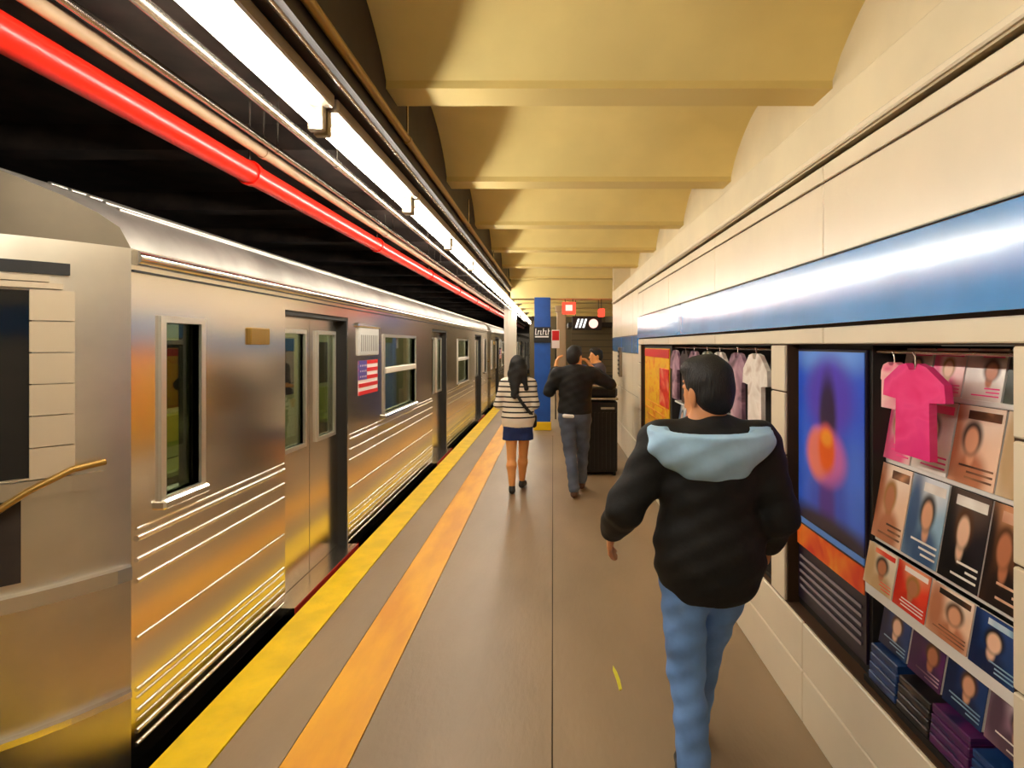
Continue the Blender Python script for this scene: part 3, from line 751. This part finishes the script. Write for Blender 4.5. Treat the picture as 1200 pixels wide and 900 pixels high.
# ---- farther niche
fx = empty('display_rack', (1.24, 5.2, 0.455)); tag(fx, 'long dark display rack in the farther wall niche', 'rack')
MB().box(0.17, 0.21, -2.2, 0.5, 0.01, 1.24).build('back', 'display_dark', fx)
for z in (0.40, 0.70): MB().box(-0.04, 0.17, -2.2, 0.5, z - .018, z, 0.003).build('shelf', 'shelf_white', fx)
MB().box(-0.09, 0.17, -2.2, 0.5, 0.008, 0.03).build('plinth', 'display_dark', fx)
MB().tube([(-0.04, -2.2, 1.22), (-0.04, 0.51, 1.22)], 0.008, 8).build('rod', 'conduit', fx)
o = empty('banner', (1.163, 6.55, 0.50)); tag(o, 'yellow banner with a red top at the far end of the farther niche', 'banner')
MB().box(0.0, 0.012, -0.75, 0.75, 0.0, 1.16, 0.002).build('cloth', INK['yellow'], o)
MB().box(-0.004, 0.0, -0.75, 0.75, 1.06, 1.15).build('print', 'flag_red', o)
MB().box(-0.004, 0.0, -0.75, -0.25, 0.55, 0.95).build('print', INK['red'], o)
for k in range(6): MB().box(-0.004, 0.0, -0.55, 0.6, 0.12 + 0.08 * k, 0.135 + 0.08 * k).build('print_line', INK['orange'], o)
for i, (ink, lb) in enumerate((('white', 'white'), ('mauve', 'mauve'), ('white', 'pale'), ('grey-green', 'grey'), ('mauve', 'dusky'), ('black', 'black'), ('mauve', 'plum'))):
    shirt((1.16 + 0.01 * (i % 2), 3.30 + 0.36 * i, 1.65), 0.30, 0.46, ink, '%s shirt, %s from the camera on the rail of the farther niche' % (lb, ORD[i]), True, grp='shirts on the far rail')
for i, ink in enumerate(('peach', 'cream', 'peach', 'brown', 'peach', 'white', 'magenta', 'mauve', 'magenta', 'steel-blue')):
    wv = 0.24; y = 3.02 + 0.27 * i
    for row, zb in (('lower', 0.855), ):
        o = empty('magazine', (1.215, y + wv / 2, zb)); o.rotation_euler = (0, R(10), 0)
        MB().box(0.001, 0.014, -wv / 2, wv / 2, 0.002, .27).build('pages', 'shelf_white', o)
        cv = MB().box(-0.001, 0.001, -wv / 2, wv / 2, 0.0, .272).build('cover', INK[ink], o); dress(cv, wv, .272, ink)
        tag(o, '%s magazine, %s from the camera on the shelf of the farther niche' % (ink, ORD[i]), 'magazine', 'magazines in the farther niche')

# ================================================================== PEOPLE (implicit surfaces)
def vec(p): return np.array(p, dtype=np.float32)
def sdf_mesh(prims, vox, cuts=(), wob=0.0, minus=()):
    """prims: ('c', a, b, ra, rb, k) round cone, ('e', centre, radii, k, rotz) ellipsoid; smooth union, then surface nets"""
    lo = np.full(3, 1e9); hi = -lo
    for q in prims:
        if q[0] == 'c':
            for p_, r in ((q[1], q[3]), (q[2], q[4])):
                lo = np.minimum(lo, np.array(p_) - r); hi = np.maximum(hi, np.array(p_) + r)
        else:
            r = max(q[2]) if len(q) > 4 and q[4] else np.array(q[2])
            lo = np.minimum(lo, np.array(q[1]) - r); hi = np.maximum(hi, np.array(q[1]) + r)
    lo -= 3 * vox + 0.015; hi += 3 * vox + 0.015
    n = np.ceil((hi - lo) / vox).astype(int) + 1
    ax = [(lo[i] + vox * np.arange(n[i])).astype(np.float32) for i in range(3)]
    D = np.full(n, 0.5, np.float32)
    def ev(q, sl):
        X = ax[0][sl[0]][:, None, None]; Y = ax[1][sl[1]][None, :, None]; Z = ax[2][sl[2]][None, None, :]
        if q[0] == 'c':
            a, b = vec(q[1]), vec(q[2]); ab = b - a; L = float(ab @ ab) + 1e-9
            t = np.clip(((X - a[0]) * ab[0] + (Y - a[1]) * ab[1] + (Z - a[2]) * ab[2]) / L, 0, 1)
            return np.sqrt((X - a[0] - t * ab[0]) ** 2 + (Y - a[1] - t * ab[1]) ** 2 + (Z - a[2] - t * ab[2]) ** 2) - (q[3] + (q[4] - q[3]) * t)
        c = vec(q[1]); r = q[2]; dx, dy, dz = X - c[0], Y - c[1], Z - c[2]
        if len(q) > 4 and q[4]:
            ca, sa = math.cos(q[4]), math.sin(q[4]); dx, dy = dx * ca + dy * sa, -dx * sa + dy * ca
        k0 = np.sqrt((dx / r[0]) ** 2 + (dy / r[1]) ** 2 + (dz / r[2]) ** 2)
        return (k0 - 1.0) * min(r) * (0.6 + 0.4 * np.clip(k0, 0, 1))
    for q in prims:
        k = q[5] if q[0] == 'c' else q[3]
        pad = 0.09 + k
        if q[0] == 'c':
            pl_ = np.minimum(np.array(q[1]) - q[3], np.array(q[2]) - q[4]); ph = np.maximum(np.array(q[1]) + q[3], np.array(q[2]) + q[4])
        else:
            r = max(q[2]) if len(q) > 4 and q[4] else np.array(q[2])
            pl_ = np.array(q[1]) - r; ph = np.array(q[1]) + r
        i0 = np.clip(((pl_ - pad - lo) / vox).astype(int), 0, n - 1); i1 = np.clip(((ph + pad - lo) / vox).astype(int) + 2, 1, n)
        sl = tuple(slice(i0[i], i1[i]) for i in range(3))
        d = ev(q, sl); o_ = D[sl]
        if k > 0:
            h = np.clip(0.5 + 0.5 * (o_ - d) / k, 0, 1); D[sl] = o_ * (1 - h) + d * h - k * h * (1 - h)
        else: D[sl] = np.minimum(o_, d)
    X = ax[0][:, None, None]; Y = ax[1][None, :, None]; Z = ax[2][None, None, :]
    if wob:
        D = D + wob * (np.sin(Z * 38 + X * 17 + 2 * np.sin(X * 13)) * np.sin(Y * 21 + X * 9 + Z * 7) + 0.6 * np.sin(Z * 71 - X * 31 + Y * 23))
    for q in minus: D = np.maximum(D, -ev(q, (slice(None),) * 3))
    for (p0, nn) in cuts:   # keep the side the normal points away from
        D = np.maximum(D, (X - p0[0]) * nn[0] + (Y - p0[1]) * nn[1] + (Z - p0[2]) * nn[2])
    S = D < 0
    s8 = [S[i:n[0] - 1 + i, j:n[1] - 1 + j, k:n[2] - 1 + k] for i in (0, 1) for j in (0, 1) for k in (0, 1)]
    cnt = sum(a.astype(np.int8) for a in s8); act = (cnt > 0) & (cnt < 8)
    idx = np.full(act.shape, -1, np.int64); ci = np.argwhere(act); idx[act] = np.arange(len(ci))
    acc = np.zeros((len(ci), 3)); num = np.zeros(len(ci))
    corners = [(i, j, k) for i in (0, 1) for j in (0, 1) for k in (0, 1)]
    vals = [D[ci[:, 0] + c[0], ci[:, 1] + c[1], ci[:, 2] + c[2]] for c in corners]
    for a in range(8):
        for b_ in range(a + 1, 8):
            df = [abs(corners[a][i] - corners[b_][i]) for i in range(3)]
            if sum(df) != 1: continue
            va, vb_ = vals[a], vals[b_]; m_ = (va < 0) != (vb_ < 0)
            t = np.where(m_, va / np.where(m_, va - vb_, 1), 0)
            for i in range(3):
                acc[:, i] += np.where(m_, corners[a][i] + t * (corners[b_][i] - corners[a][i]), 0)
            num += m_
    V = lo + (ci + acc / num[:, None]) * vox
    faces = []
    for axis in range(3):
        o1, o2 = [(1, 2), (2, 0), (0, 1)][axis]
        sa = [slice(0, -1) if i == axis else slice(1, -1) for i in range(3)]
        sb = [slice(1, None) if i == axis else slice(1, -1) for i in range(3)]
        A, B = S[tuple(sa)], S[tuple(sb)]
        for flip, msk in ((False, A & ~B), (True, B & ~A)):
            e = np.argwhere(msk)
            if not len(e): continue
            for i in range(3):
                if i != axis: e[:, i] += 1
            def cell(d1, d2):
                q = e.copy(); q[:, o1] -= d1; q[:, o2] -= d2
                return idx[q[:, 0], q[:, 1], q[:, 2]]
            qd = np.stack([cell(1, 1), cell(0, 1), cell(0, 0), cell(1, 0)], 1)
            if flip: qd = qd[:, ::-1]
            faces.append(qd)
    return V, np.concatenate(faces)
def sdf_obj(name, m, parent, *a, **k):
    V, F_ = sdf_mesh(*a, **k)
    me = bpy.data.meshes.new(name); me.from_pydata(V.tolist(), [], F_.tolist())
    me.polygons.foreach_set('use_smooth', [True] * len(me.polygons)); me.materials.append(M[m] if isinstance(m, str) else m)
    o = link(name, me, parent)
    return o

def norm(v): v = np.array(v, float); return v / (np.linalg.norm(v) + 1e-9)
def hand(wr, d, palm, side, curl=0.6, s=1.0):
    """wrist, direction of the fingers, palm normal, side (towards the thumb)"""
    wr = np.array(wr, float); d = norm(d); pn = norm(np.array(palm) - d * np.dot(palm, d)); sd = norm(np.cross(d, pn)) * side
    P = []
    for i in range(4):
        off = (0.027 - 0.018 * i) * s
        a = wr + d * 0.015 * s + sd * off * .7; b = wr + d * 0.085 * s + sd * off
        P.append(('c', a, b, 0.014 * s, 0.012 * s, 0.012))
        L = (0.040, 0.045, 0.042, 0.033)[i] * s; dd = d; p_ = b
        for j in range(3):
            ang = curl * (0.35, 0.7, 0.6)[j]
            dd = norm(dd * math.cos(ang) + pn * math.sin(ang)); pn2 = norm(pn - dd * np.dot(pn, dd))
            q = p_ + dd * L * (1.0, 0.65, 0.5)[j]
            P.append(('c', p_, q, 0.0098 * s, 0.0085 * s, 0.003)); p_ = q
    t0 = wr + d * 0.03 * s + sd * 0.026 * s; t1 = t0 + norm(sd * 0.8 + d * 0.7 + pn * 0.3) * 0.045 * s; t2 = t1 + norm(d * 0.9 + sd * 0.2 + pn * 0.4) * 0.032 * s
    P += [('c', t0, t1, 0.014 * s, 0.0105 * s, 0.006), ('c', t1, t2, 0.0105 * s, 0.009 * s, 0.002)]
    return P

def head_prims(hc, yaw, s=1.0):
    hc = np.array(hc, float); fwd = np.array([-math.sin(yaw), math.cos(yaw), 0]); rt = np.array([math.cos(yaw), math.sin(yaw), 0]); up = np.array([0, 0, 1.0])
    at = lambda r, f, u: hc + (rt * r + fwd * f + up * u) * s
    P = [('e', at(0, -0.005, 0.02), (0.074 * s, 0.094 * s, 0.100 * s), 0.0, yaw),
         ('e', at(0, 0.030, -0.045), (0.056 * s, 0.062 * s, 0.075 * s), 0.03, yaw),
         ('c', at(0, 0.086, 0.010), at(0, 0.107, -0.028), 0.009 * s, 0.014 * s, 0.008),
         ('c', at(-.020, .090, -.062), at(.020, .090, -.062), 0.007 * s, 0.007 * s, 0.006),
         ('c', at(-.020, .090, -.073), at(.020, .090, -.073), 0.007 * s, 0.007 * s, 0.004),
         ('e', at(0, 0.080, -0.105), (0.022 * s, 0.018 * s, 0.016 * s), 0.02, yaw)]
    for sx in (-1, 1):
        P += [('e', at(sx * .078, -.008, -.012), (0.010 * s, 0.020 * s, 0.033 * s), 0.006, yaw),
              ('e', at(sx * .032, .080, .008), (0.014 * s, 0.012 * s, 0.010 * s), 0.003, yaw),
              ('c', at(sx * .015, .088, .030), at(sx * .048, .076, .030), 0.006 * s, 0.005 * s, 0.008)]
    return P, at

def limb(a, b, ra, rb, k=0.02): return ('c', a, b, ra, rb, k)
def shoe(an, fwd, s=1.0):
    an = np.array(an, float); f = norm(fwd); z = an[2] - 0.05
    return [('c', an + [0, 0, -0.01], an - f * 0.02 + [0, 0, -0.045], 0.040 * s, 0.036 * s, 0.0),
            ('c', an - f * 0.02 + [0, 0, -0.05], an + f * 0.10 + [0, 0, -0.055], 0.036 * s, 0.036 * s, 0.02),
            ('c', an + f * 0.09 + [0, 0, -0.055], an + f * 0.17 + [0, 0, -0.06], 0.038 * s, 0.026 * s, 0.02)]

def body(J, skin, root, vox, leg_r=(0.060, 0.040, 0.036, 0.028), yaw=0.0, hs=1.0):
    P, at = head_prims(J['head'], yaw, hs)
    sl, sr = np.array(J['sl']), np.array(J['sr']); nb = (sl + sr) / 2 + [0, 0, 0.06]
    hl, hr = np.array(J['hl']), np.array(J['hr']); pv = (hl + hr) / 2
    P += [limb(nb + [0, 0.0, -0.02], at(0, -0.01, -0.06), 0.055, 0.050, 0.02), limb(sl, sr, 0.055, 0.055, 0.03),
          ('e', (nb + pv) / 2 + [0, 0, 0.12], (0.145, 0.095, 0.20), 0.05), ('e', pv + [0, 0, 0.10], (0.135, 0.09, 0.15), 0.05),
          ('e', pv + [0, 0, 0.0], (0.145, 0.095, 0.10), 0.05)]
    for s in 'lr':
        P += [limb(J['s' + s], J['e' + s], 0.047, 0.038), limb(J['e' + s], J['w' + s], 0.038, 0.026)]
        P += hand(J['w' + s], J['hd' + s], J['hp' + s], J['hs' + s], J.get('curl' + s, 0.6))
        k_ = np.array(J['k' + s]); a_ = np.array(J['a' + s])
        mid = k_ * 0.68 + a_ * 0.32 - np.array([0, 0.012, 0])
        P += [limb(J['h' + s], k_, leg_r[0], leg_r[1], 0.03), limb(k_, mid, leg_r[1] * .9, leg_r[2], 0.02), limb(mid, a_, leg_r[2], leg_r[3], 0.02),
              limb(a_ + [0, 0, -0.02], a_ + norm(J['f' + s]) * 0.12 + [0, 0, -0.055], 0.030, 0.020, 0.01)]
    sdf_obj('body', skin, root, P, vox)
    eyes = MB()
    return at

def cloth_top(J, grow, sleeve_end=0.96):
    sl, sr = np.array(J['sl']), np.array(J['sr']); nb = (sl + sr) / 2; pv = (np.array(J['hl']) + np.array(J['hr'])) / 2
    P = [limb(sl, sr, 0.066 + grow, 0.066 + grow, 0.03), limb(nb + [0, 0, 0.05], nb + [0, 0, 0.01], 0.062 + grow * .4, 0.10, 0.05),
         ('e', nb + [0, 0, -0.10], (0.175 + grow, 0.118 + grow, 0.20), 0.06), ('e', nb + [0, 0, -0.28], (0.165 + grow, 0.112 + grow, 0.20), 0.06),
         ('e', pv + [0, 0, 0.03], (0.172 + grow, 0.118 + grow, 0.18), 0.06)]
    for s in 'lr':
        e, w_ = np.array(J['e' + s]), np.array(J['w' + s]); w2 = e + (w_ - e) * sleeve_end
        P += [limb(J['s' + s], e, 0.064 + grow, 0.052 + grow, 0.03), limb(e, w2, 0.052 + grow, 0.040 + grow * .7, 0.02)]
    return P
def trousers(J, r=(0.098, 0.072, 0.066, 0.062)):
    hl, hr = np.array(J['hl']), np.array(J['hr']); pv = (hl + hr) / 2
    P = [('e', pv + [0, 0, 0.03], (0.162, 0.118, 0.15), 0.0)]
    for s in 'lr':
        k_ = np.array(J['k' + s]); a_ = np.array(J['a' + s])
        P += [limb(J['h' + s], k_, r[0], r[1], 0.04), limb(k_, a_ + [0, 0, 0.01], r[2], r[3], 0.03)]
    return P

def short_hair(at, hc, yaw, root, s=1.0):
    P = [('e', at(0, -0.012, 0.035), (0.084 * s, 0.102 * s, 0.100 * s), 0.0, yaw), ('e', at(0, -0.055, -0.02), (0.074 * s, 0.055 * s, 0.075 * s), 0.03, yaw),
         ('e', at(0, 0.05, 0.085), (0.06 * s, 0.05 * s, 0.04 * s), 0.03, yaw)]
    f = at(0, 1, 0) - at(0, 0, 0); f = f / np.linalg.norm(f)
    c1 = norm(f * 0.75 + np.array([0, 0, -0.66]))
    sdf_obj('hair', 'hair', root, P, 0.006, cuts=[(at(0, 0.028, 0.005), c1)], wob=0.0022)

# ---- near man, black jacket with a light blue hood
J = dict(head=(-0.005, 0.03, 1.525), sl=(-0.185, 0.0, 1.315), sr=(0.185, 0.0, 1.315), el=(-0.325, -0.02, 1.08), er=(0.255, -0.03, 1.06),
         wl=(-0.355, 0.15, 0.945), wr=(0.27, 0.12, 0.90), hdl=(-0.10, 0.45, -0.75), hdr=(0, 0.5, -0.8), hpl=(1, 0, -0.1), hpr=(-1, 0, -0.1), hsl=-1, hsr=1,
         hl=(-0.10, 0, 0.86), hr=(0.09, 0, 0.86), kl=(-0.085, 0.02, 0.46), kr=(0.045, 0.18, 0.49), al=(-0.07, -0.06, 0.10), ar=(0.0, 0.24, 0.11), fl=(-0.1, 1, 0), fr=(0.1, 1, 0))
for q in ('hsl',): J[q] = 1
J['hsl'], J['hsr'] = -1, 1
man1 = empty('person', (0.60, 2.22, 0)); tag(man1, 'person in a black jacket, light blue hood and blue jeans walking by the posters', 'person')
yaw1 = R(30)
at = body(J, 'skin', man1, 0.0058, yaw=yaw1)
short_hair(at, J['head'], yaw1, man1, 1.04)
P = cloth_top(J, 0.022) + [('e', (0, -0.02, 0.90), (0.195, 0.14, 0.20), 0.05)]
sdf_obj('jacket', 'jacket', man1, P, 0.008, cuts=[((0, 0, 0.735), (0, 0, -1)), ((0, 0, 1.435), (0, 0.3, 1))], wob=0.0035)
hd = [('e', (-0.02, -0.095, 1.375), (0.232, 0.105, 0.185), 0.0), ('c', (-0.2, -0.04, 1.36), (-0.12, 0.06, 1.37), 0.035, 0.03, 0.04), ('c', (0.17, -0.04, 1.36), (0.11, 0.06, 1.37), 0.035, 0.03, 0.04)]
sdf_obj('hood', 'hood', man1, hd, 0.007, cuts=[((0, -0.12, 1.385), (0, -0.15, 1))], wob=0.004, minus=[('e', (-0.02, -0.09, 1.43), (0.19, 0.075, 0.085), 0.0)])
sdf_obj('jeans', 'jeans', man1, trousers(J), 0.008, cuts=[((0, 0, 0.95), (0, 0, 1))], wob=0.004)
for s in 'lr': sdf_obj('shoe', 'shoe', man1, shoe(J['a' + s], J['f' + s], 1.05), 0.007, cuts=[((0, 0, J['a' + s][2] - 0.098), (0, 0, -1))])

# ---- woman in the striped sweater
J = dict(head=(0.0, 0.02, 1.455), sl=(-0.145, 0.0, 1.25), sr=(0.145, 0.0, 1.25), el=(-0.225, -0.02, 1.02), er=(0.195, -0.02, 1.02),
         wl=(-0.16, 0.19, 0.97), wr=(0.14, 0.19, 0.97), hdl=(0.4, 0.8, 0.1), hdr=(-0.4, 0.8, 0.1), hpl=(0.5, -0.3, -0.6), hpr=(-0.5, -0.3, -0.6), hsl=-1, hsr=1,
         hl=(-0.075, 0, 0.79), hr=(0.075, 0, 0.79), kl=(-0.075, 0.0, 0.43), kr=(0.055, 0.10, 0.44), al=(-0.065, -0.04, 0.095), ar=(0.035, 0.21, 0.10), fl=(-0.1, 1, 0), fr=(0.15, 1, 0))
wom = empty('person', (-0.40, 6.62, 0)); tag(wom, 'person in a black and white striped sweater and navy skirt, seen from behind', 'person')
at = body(J, 'skin_tan', wom, 0.0065, leg_r=(0.080, 0.052, 0.056, 0.034), hs=0.96)
HP = [('e', (0, 0.0, 1.485), (0.085, 0.100, 0.100), 0.0), ('e', (0, -0.05, 1.42), (0.105, 0.068, 0.14), 0.03), ('c', (-0.055, -0.07, 1.36), (-0.045, -0.128, 1.12), 0.045, 0.025, 0.03),
      ('c', (0.055, -0.07, 1.38), (0.10, -0.09, 1.20), 0.048, 0.026, 0.03), ('c', (0.0, -0.085, 1.40), (-0.02, -0.138, 1.06), 0.05, 0.022, 0.04), ('c', (-0.07, -0.04, 1.38), (-0.095, -0.06, 1.22), 0.042, 0.024, 0.02)]
sdf_obj('hair', 'hair', wom, HP, 0.006, cuts=[((0, 0.055, 1.45), (0, 0.85, -0.5))], wob=0.003)
sw = cloth_top(J, -0.002) + [('e', (0, 0, 0.86), (0.178, 0.128, 0.15), 0.04)]
sdf_obj('sweater', 'knit', wom, sw, 0.007, cuts=[((0, 0, 0.765), (0, 0, -1)), ((0, 0, 1.335), (0, 0.2, 1))], wob=0.002)
sdf_obj('skirt', 'skirt', wom, [('e', (0, 0, 0.80), (0.150, 0.115, 0.14), 0.0), ('c', (-0.065, 0.01, 0.76), (-0.075, 0.015, 0.56), 0.10, 0.112, 0.05), ('c', (0.065, 0.015, 0.76), (0.070, 0.03, 0.56), 0.10, 0.112, 0.05)], 0.007,
        cuts=[((0, 0, 0.615), (0, 0, -1)), ((0, 0, 0.86), (0, 0, 1))], wob=0.002)
for s in 'lr': sdf_obj('shoe', 'shoe', wom, shoe(J['a' + s], J['f' + s], 0.92), 0.007, cuts=[((0, 0, J['a' + s][2] - 0.092), (0, 0, -1))])
stp = [(-0.13, 0.03, 1.318), (-0.105, -0.05, 1.300), (-0.06, -0.112, 1.235), (0.0, -0.146, 1.13), (0.06, -0.145, 1.04), (0.125, -0.118, 0.955), (0.165, -0.05, 0.90), (0.175, 0.06, 0.88)]
sv = MB()
for i in range(len(stp) - 1):
    a, b = Vector(stp[i]), Vector(stp[i + 1]); t = (b - a).normalized(); out = Vector(((a.x + b.x) * .3, -1 if a.y < 0 else -.2, 0.15)).normalized(); sdv = t.cross(out).normalized() * 0.018; up = out * 0.008
    sv.add([a - sdv - up, a + sdv - up, a + sdv + up, a - sdv + up, b - sdv - up, b + sdv - up, b + sdv + up, b - sdv + up],
           [(0, 1, 2, 3), (4, 7, 6, 5), (0, 4, 5, 1), (1, 5, 6, 2), (2, 6, 7, 3), (3, 7, 4, 0)])
bg = empty('shoulder_bag', (-0.40, 6.62, 0)); tag(bg, 'black strap bag worn across the striped sweater', 'bag')
sv.build('strap', 'strap', bg)
MB().box(0.13, 0.21, 0.05, 0.25, 0.74, 0.89, 0.02).build('pouch', 'strap', bg)

# ---- second man, hands raised to his collar
J = dict(head=(0.0, 0.03, 1.565), sl=(-0.185, 0.0, 1.37), sr=(0.195, 0.0, 1.37), el=(-0.285, 0.02, 1.18), er=(0.40, 0.04, 1.25),
         wl=(-0.215, 0.10, 1.44), wr=(0.20, 0.14, 1.44), hdl=(0.15, 0.1, 0.8), hdr=(-0.4, 0.1, 0.6), hpl=(0.8, 0.2, -0.2), hpr=(-0.7, 0.3, -0.4), hsl=1, hsr=-1, curll=1.0, curlr=1.0,
         hl=(-0.09, 0, 0.90), hr=(0.09, 0, 0.90), kl=(-0.05, 0.05, 0.50), kr=(0.10, 0.20, 0.52), al=(-0.01, -0.10, 0.10), ar=(0.09, 0.26, 0.11), fl=(0.15, 1, 0), fr=(0.1, 1, 0))
man2 = empty('person', (0.245, 6.50, 0)); tag(man2, 'person in a black sweatshirt and grey-blue jeans raising both hands to the collar', 'person')
at = body(J, 'skin_tan', man2, 0.0065, yaw=R(-25))
short_hair(at, J['head'], R(-25), man2, 1.0)
sdf_obj('sweatshirt', 'jacket', man2, cloth_top(J, 0.014), 0.008, cuts=[((0, 0, 0.93), (0, 0, -1)), ((0, 0, 1.475), (0, 0.3, 1))], wob=0.003)
sdf_obj('collar', 'blue_cloth', man2, [('c', (0.03, 0.05, 1.455), (0.12, 0.06, 1.45), 0.03, 0.02, 0.0)], 0.006)
sdf_obj('jeans', 'jeans_grey', man2, trousers(J, (0.100, 0.074, 0.066, 0.060)), 0.008, cuts=[((0, 0, 1.0), (0, 0, 1))], wob=0.004)
sdf_obj('shirt_tail', 'white_cloth', man2, [('c', (-0.12, -0.112, 0.915), (-0.03, -0.125, 0.91), 0.022, 0.02, 0.0)], 0.006)
for s in 'lr': sdf_obj('shoe', 'shoe_brown', man2, shoe(J['a' + s], J['f' + s], 1.0), 0.007, cuts=[((0, 0, J['a' + s][2] - 0.098), (0, 0, -1))])

# ---- person in grey further back by the wall
J = dict(head=(0.0, 0.03, 1.52), sl=(-0.17, 0.0, 1.32), sr=(0.17, 0.0, 1.32), el=(-0.22, 0.0, 1.06), er=(0.22, 0.0, 1.06),
         wl=(-0.18, 0.2, 1.05), wr=(0.2, 0.10, 0.84), hdl=(0.2, 0.8, 0.1), hdr=(0, 0.3, -0.9), hpl=(0.6, 0, -0.5), hpr=(-1, 0, 0), hsl=-1, hsr=1,
         hl=(-0.09, 0, 0.86), hr=(0.09, 0, 0.86), kl=(-0.09, 0.03, 0.47), kr=(0.09, 0.03, 0.47), al=(-0.09, 0, 0.10), ar=(0.09, 0, 0.10), fl=(-0.1, 1, 0), fr=(0.1, 1, 0))
man3 = empty('person', (0.72, 9.3, 0), R(100)); tag(man3, 'distant person in a grey coat half hidden behind the raised-hands person', 'person')
at = body(J, 'skin_tan', man3, 0.009)
short_hair(at, J['head'], 0.0, man3, 1.0)
sdf_obj('coat', 'greycoat', man3, cloth_top(J, 0.012), 0.010, cuts=[((0, 0, 0.78), (0, 0, -1)), ((0, 0, 1.42), (0, 0.3, 1))], wob=0.003)
sdf_obj('trousers', 'jacket', man3, trousers(J), 0.010, cuts=[((0, 0, 0.95), (0, 0, 1))], wob=0.003)
for s in 'lr': sdf_obj('shoe', 'shoe', man3, shoe(J['a' + s], J['f' + s], 1.0), 0.009, cuts=[((0, 0, J['a' + s][2] - 0.098), (0, 0, -1))])
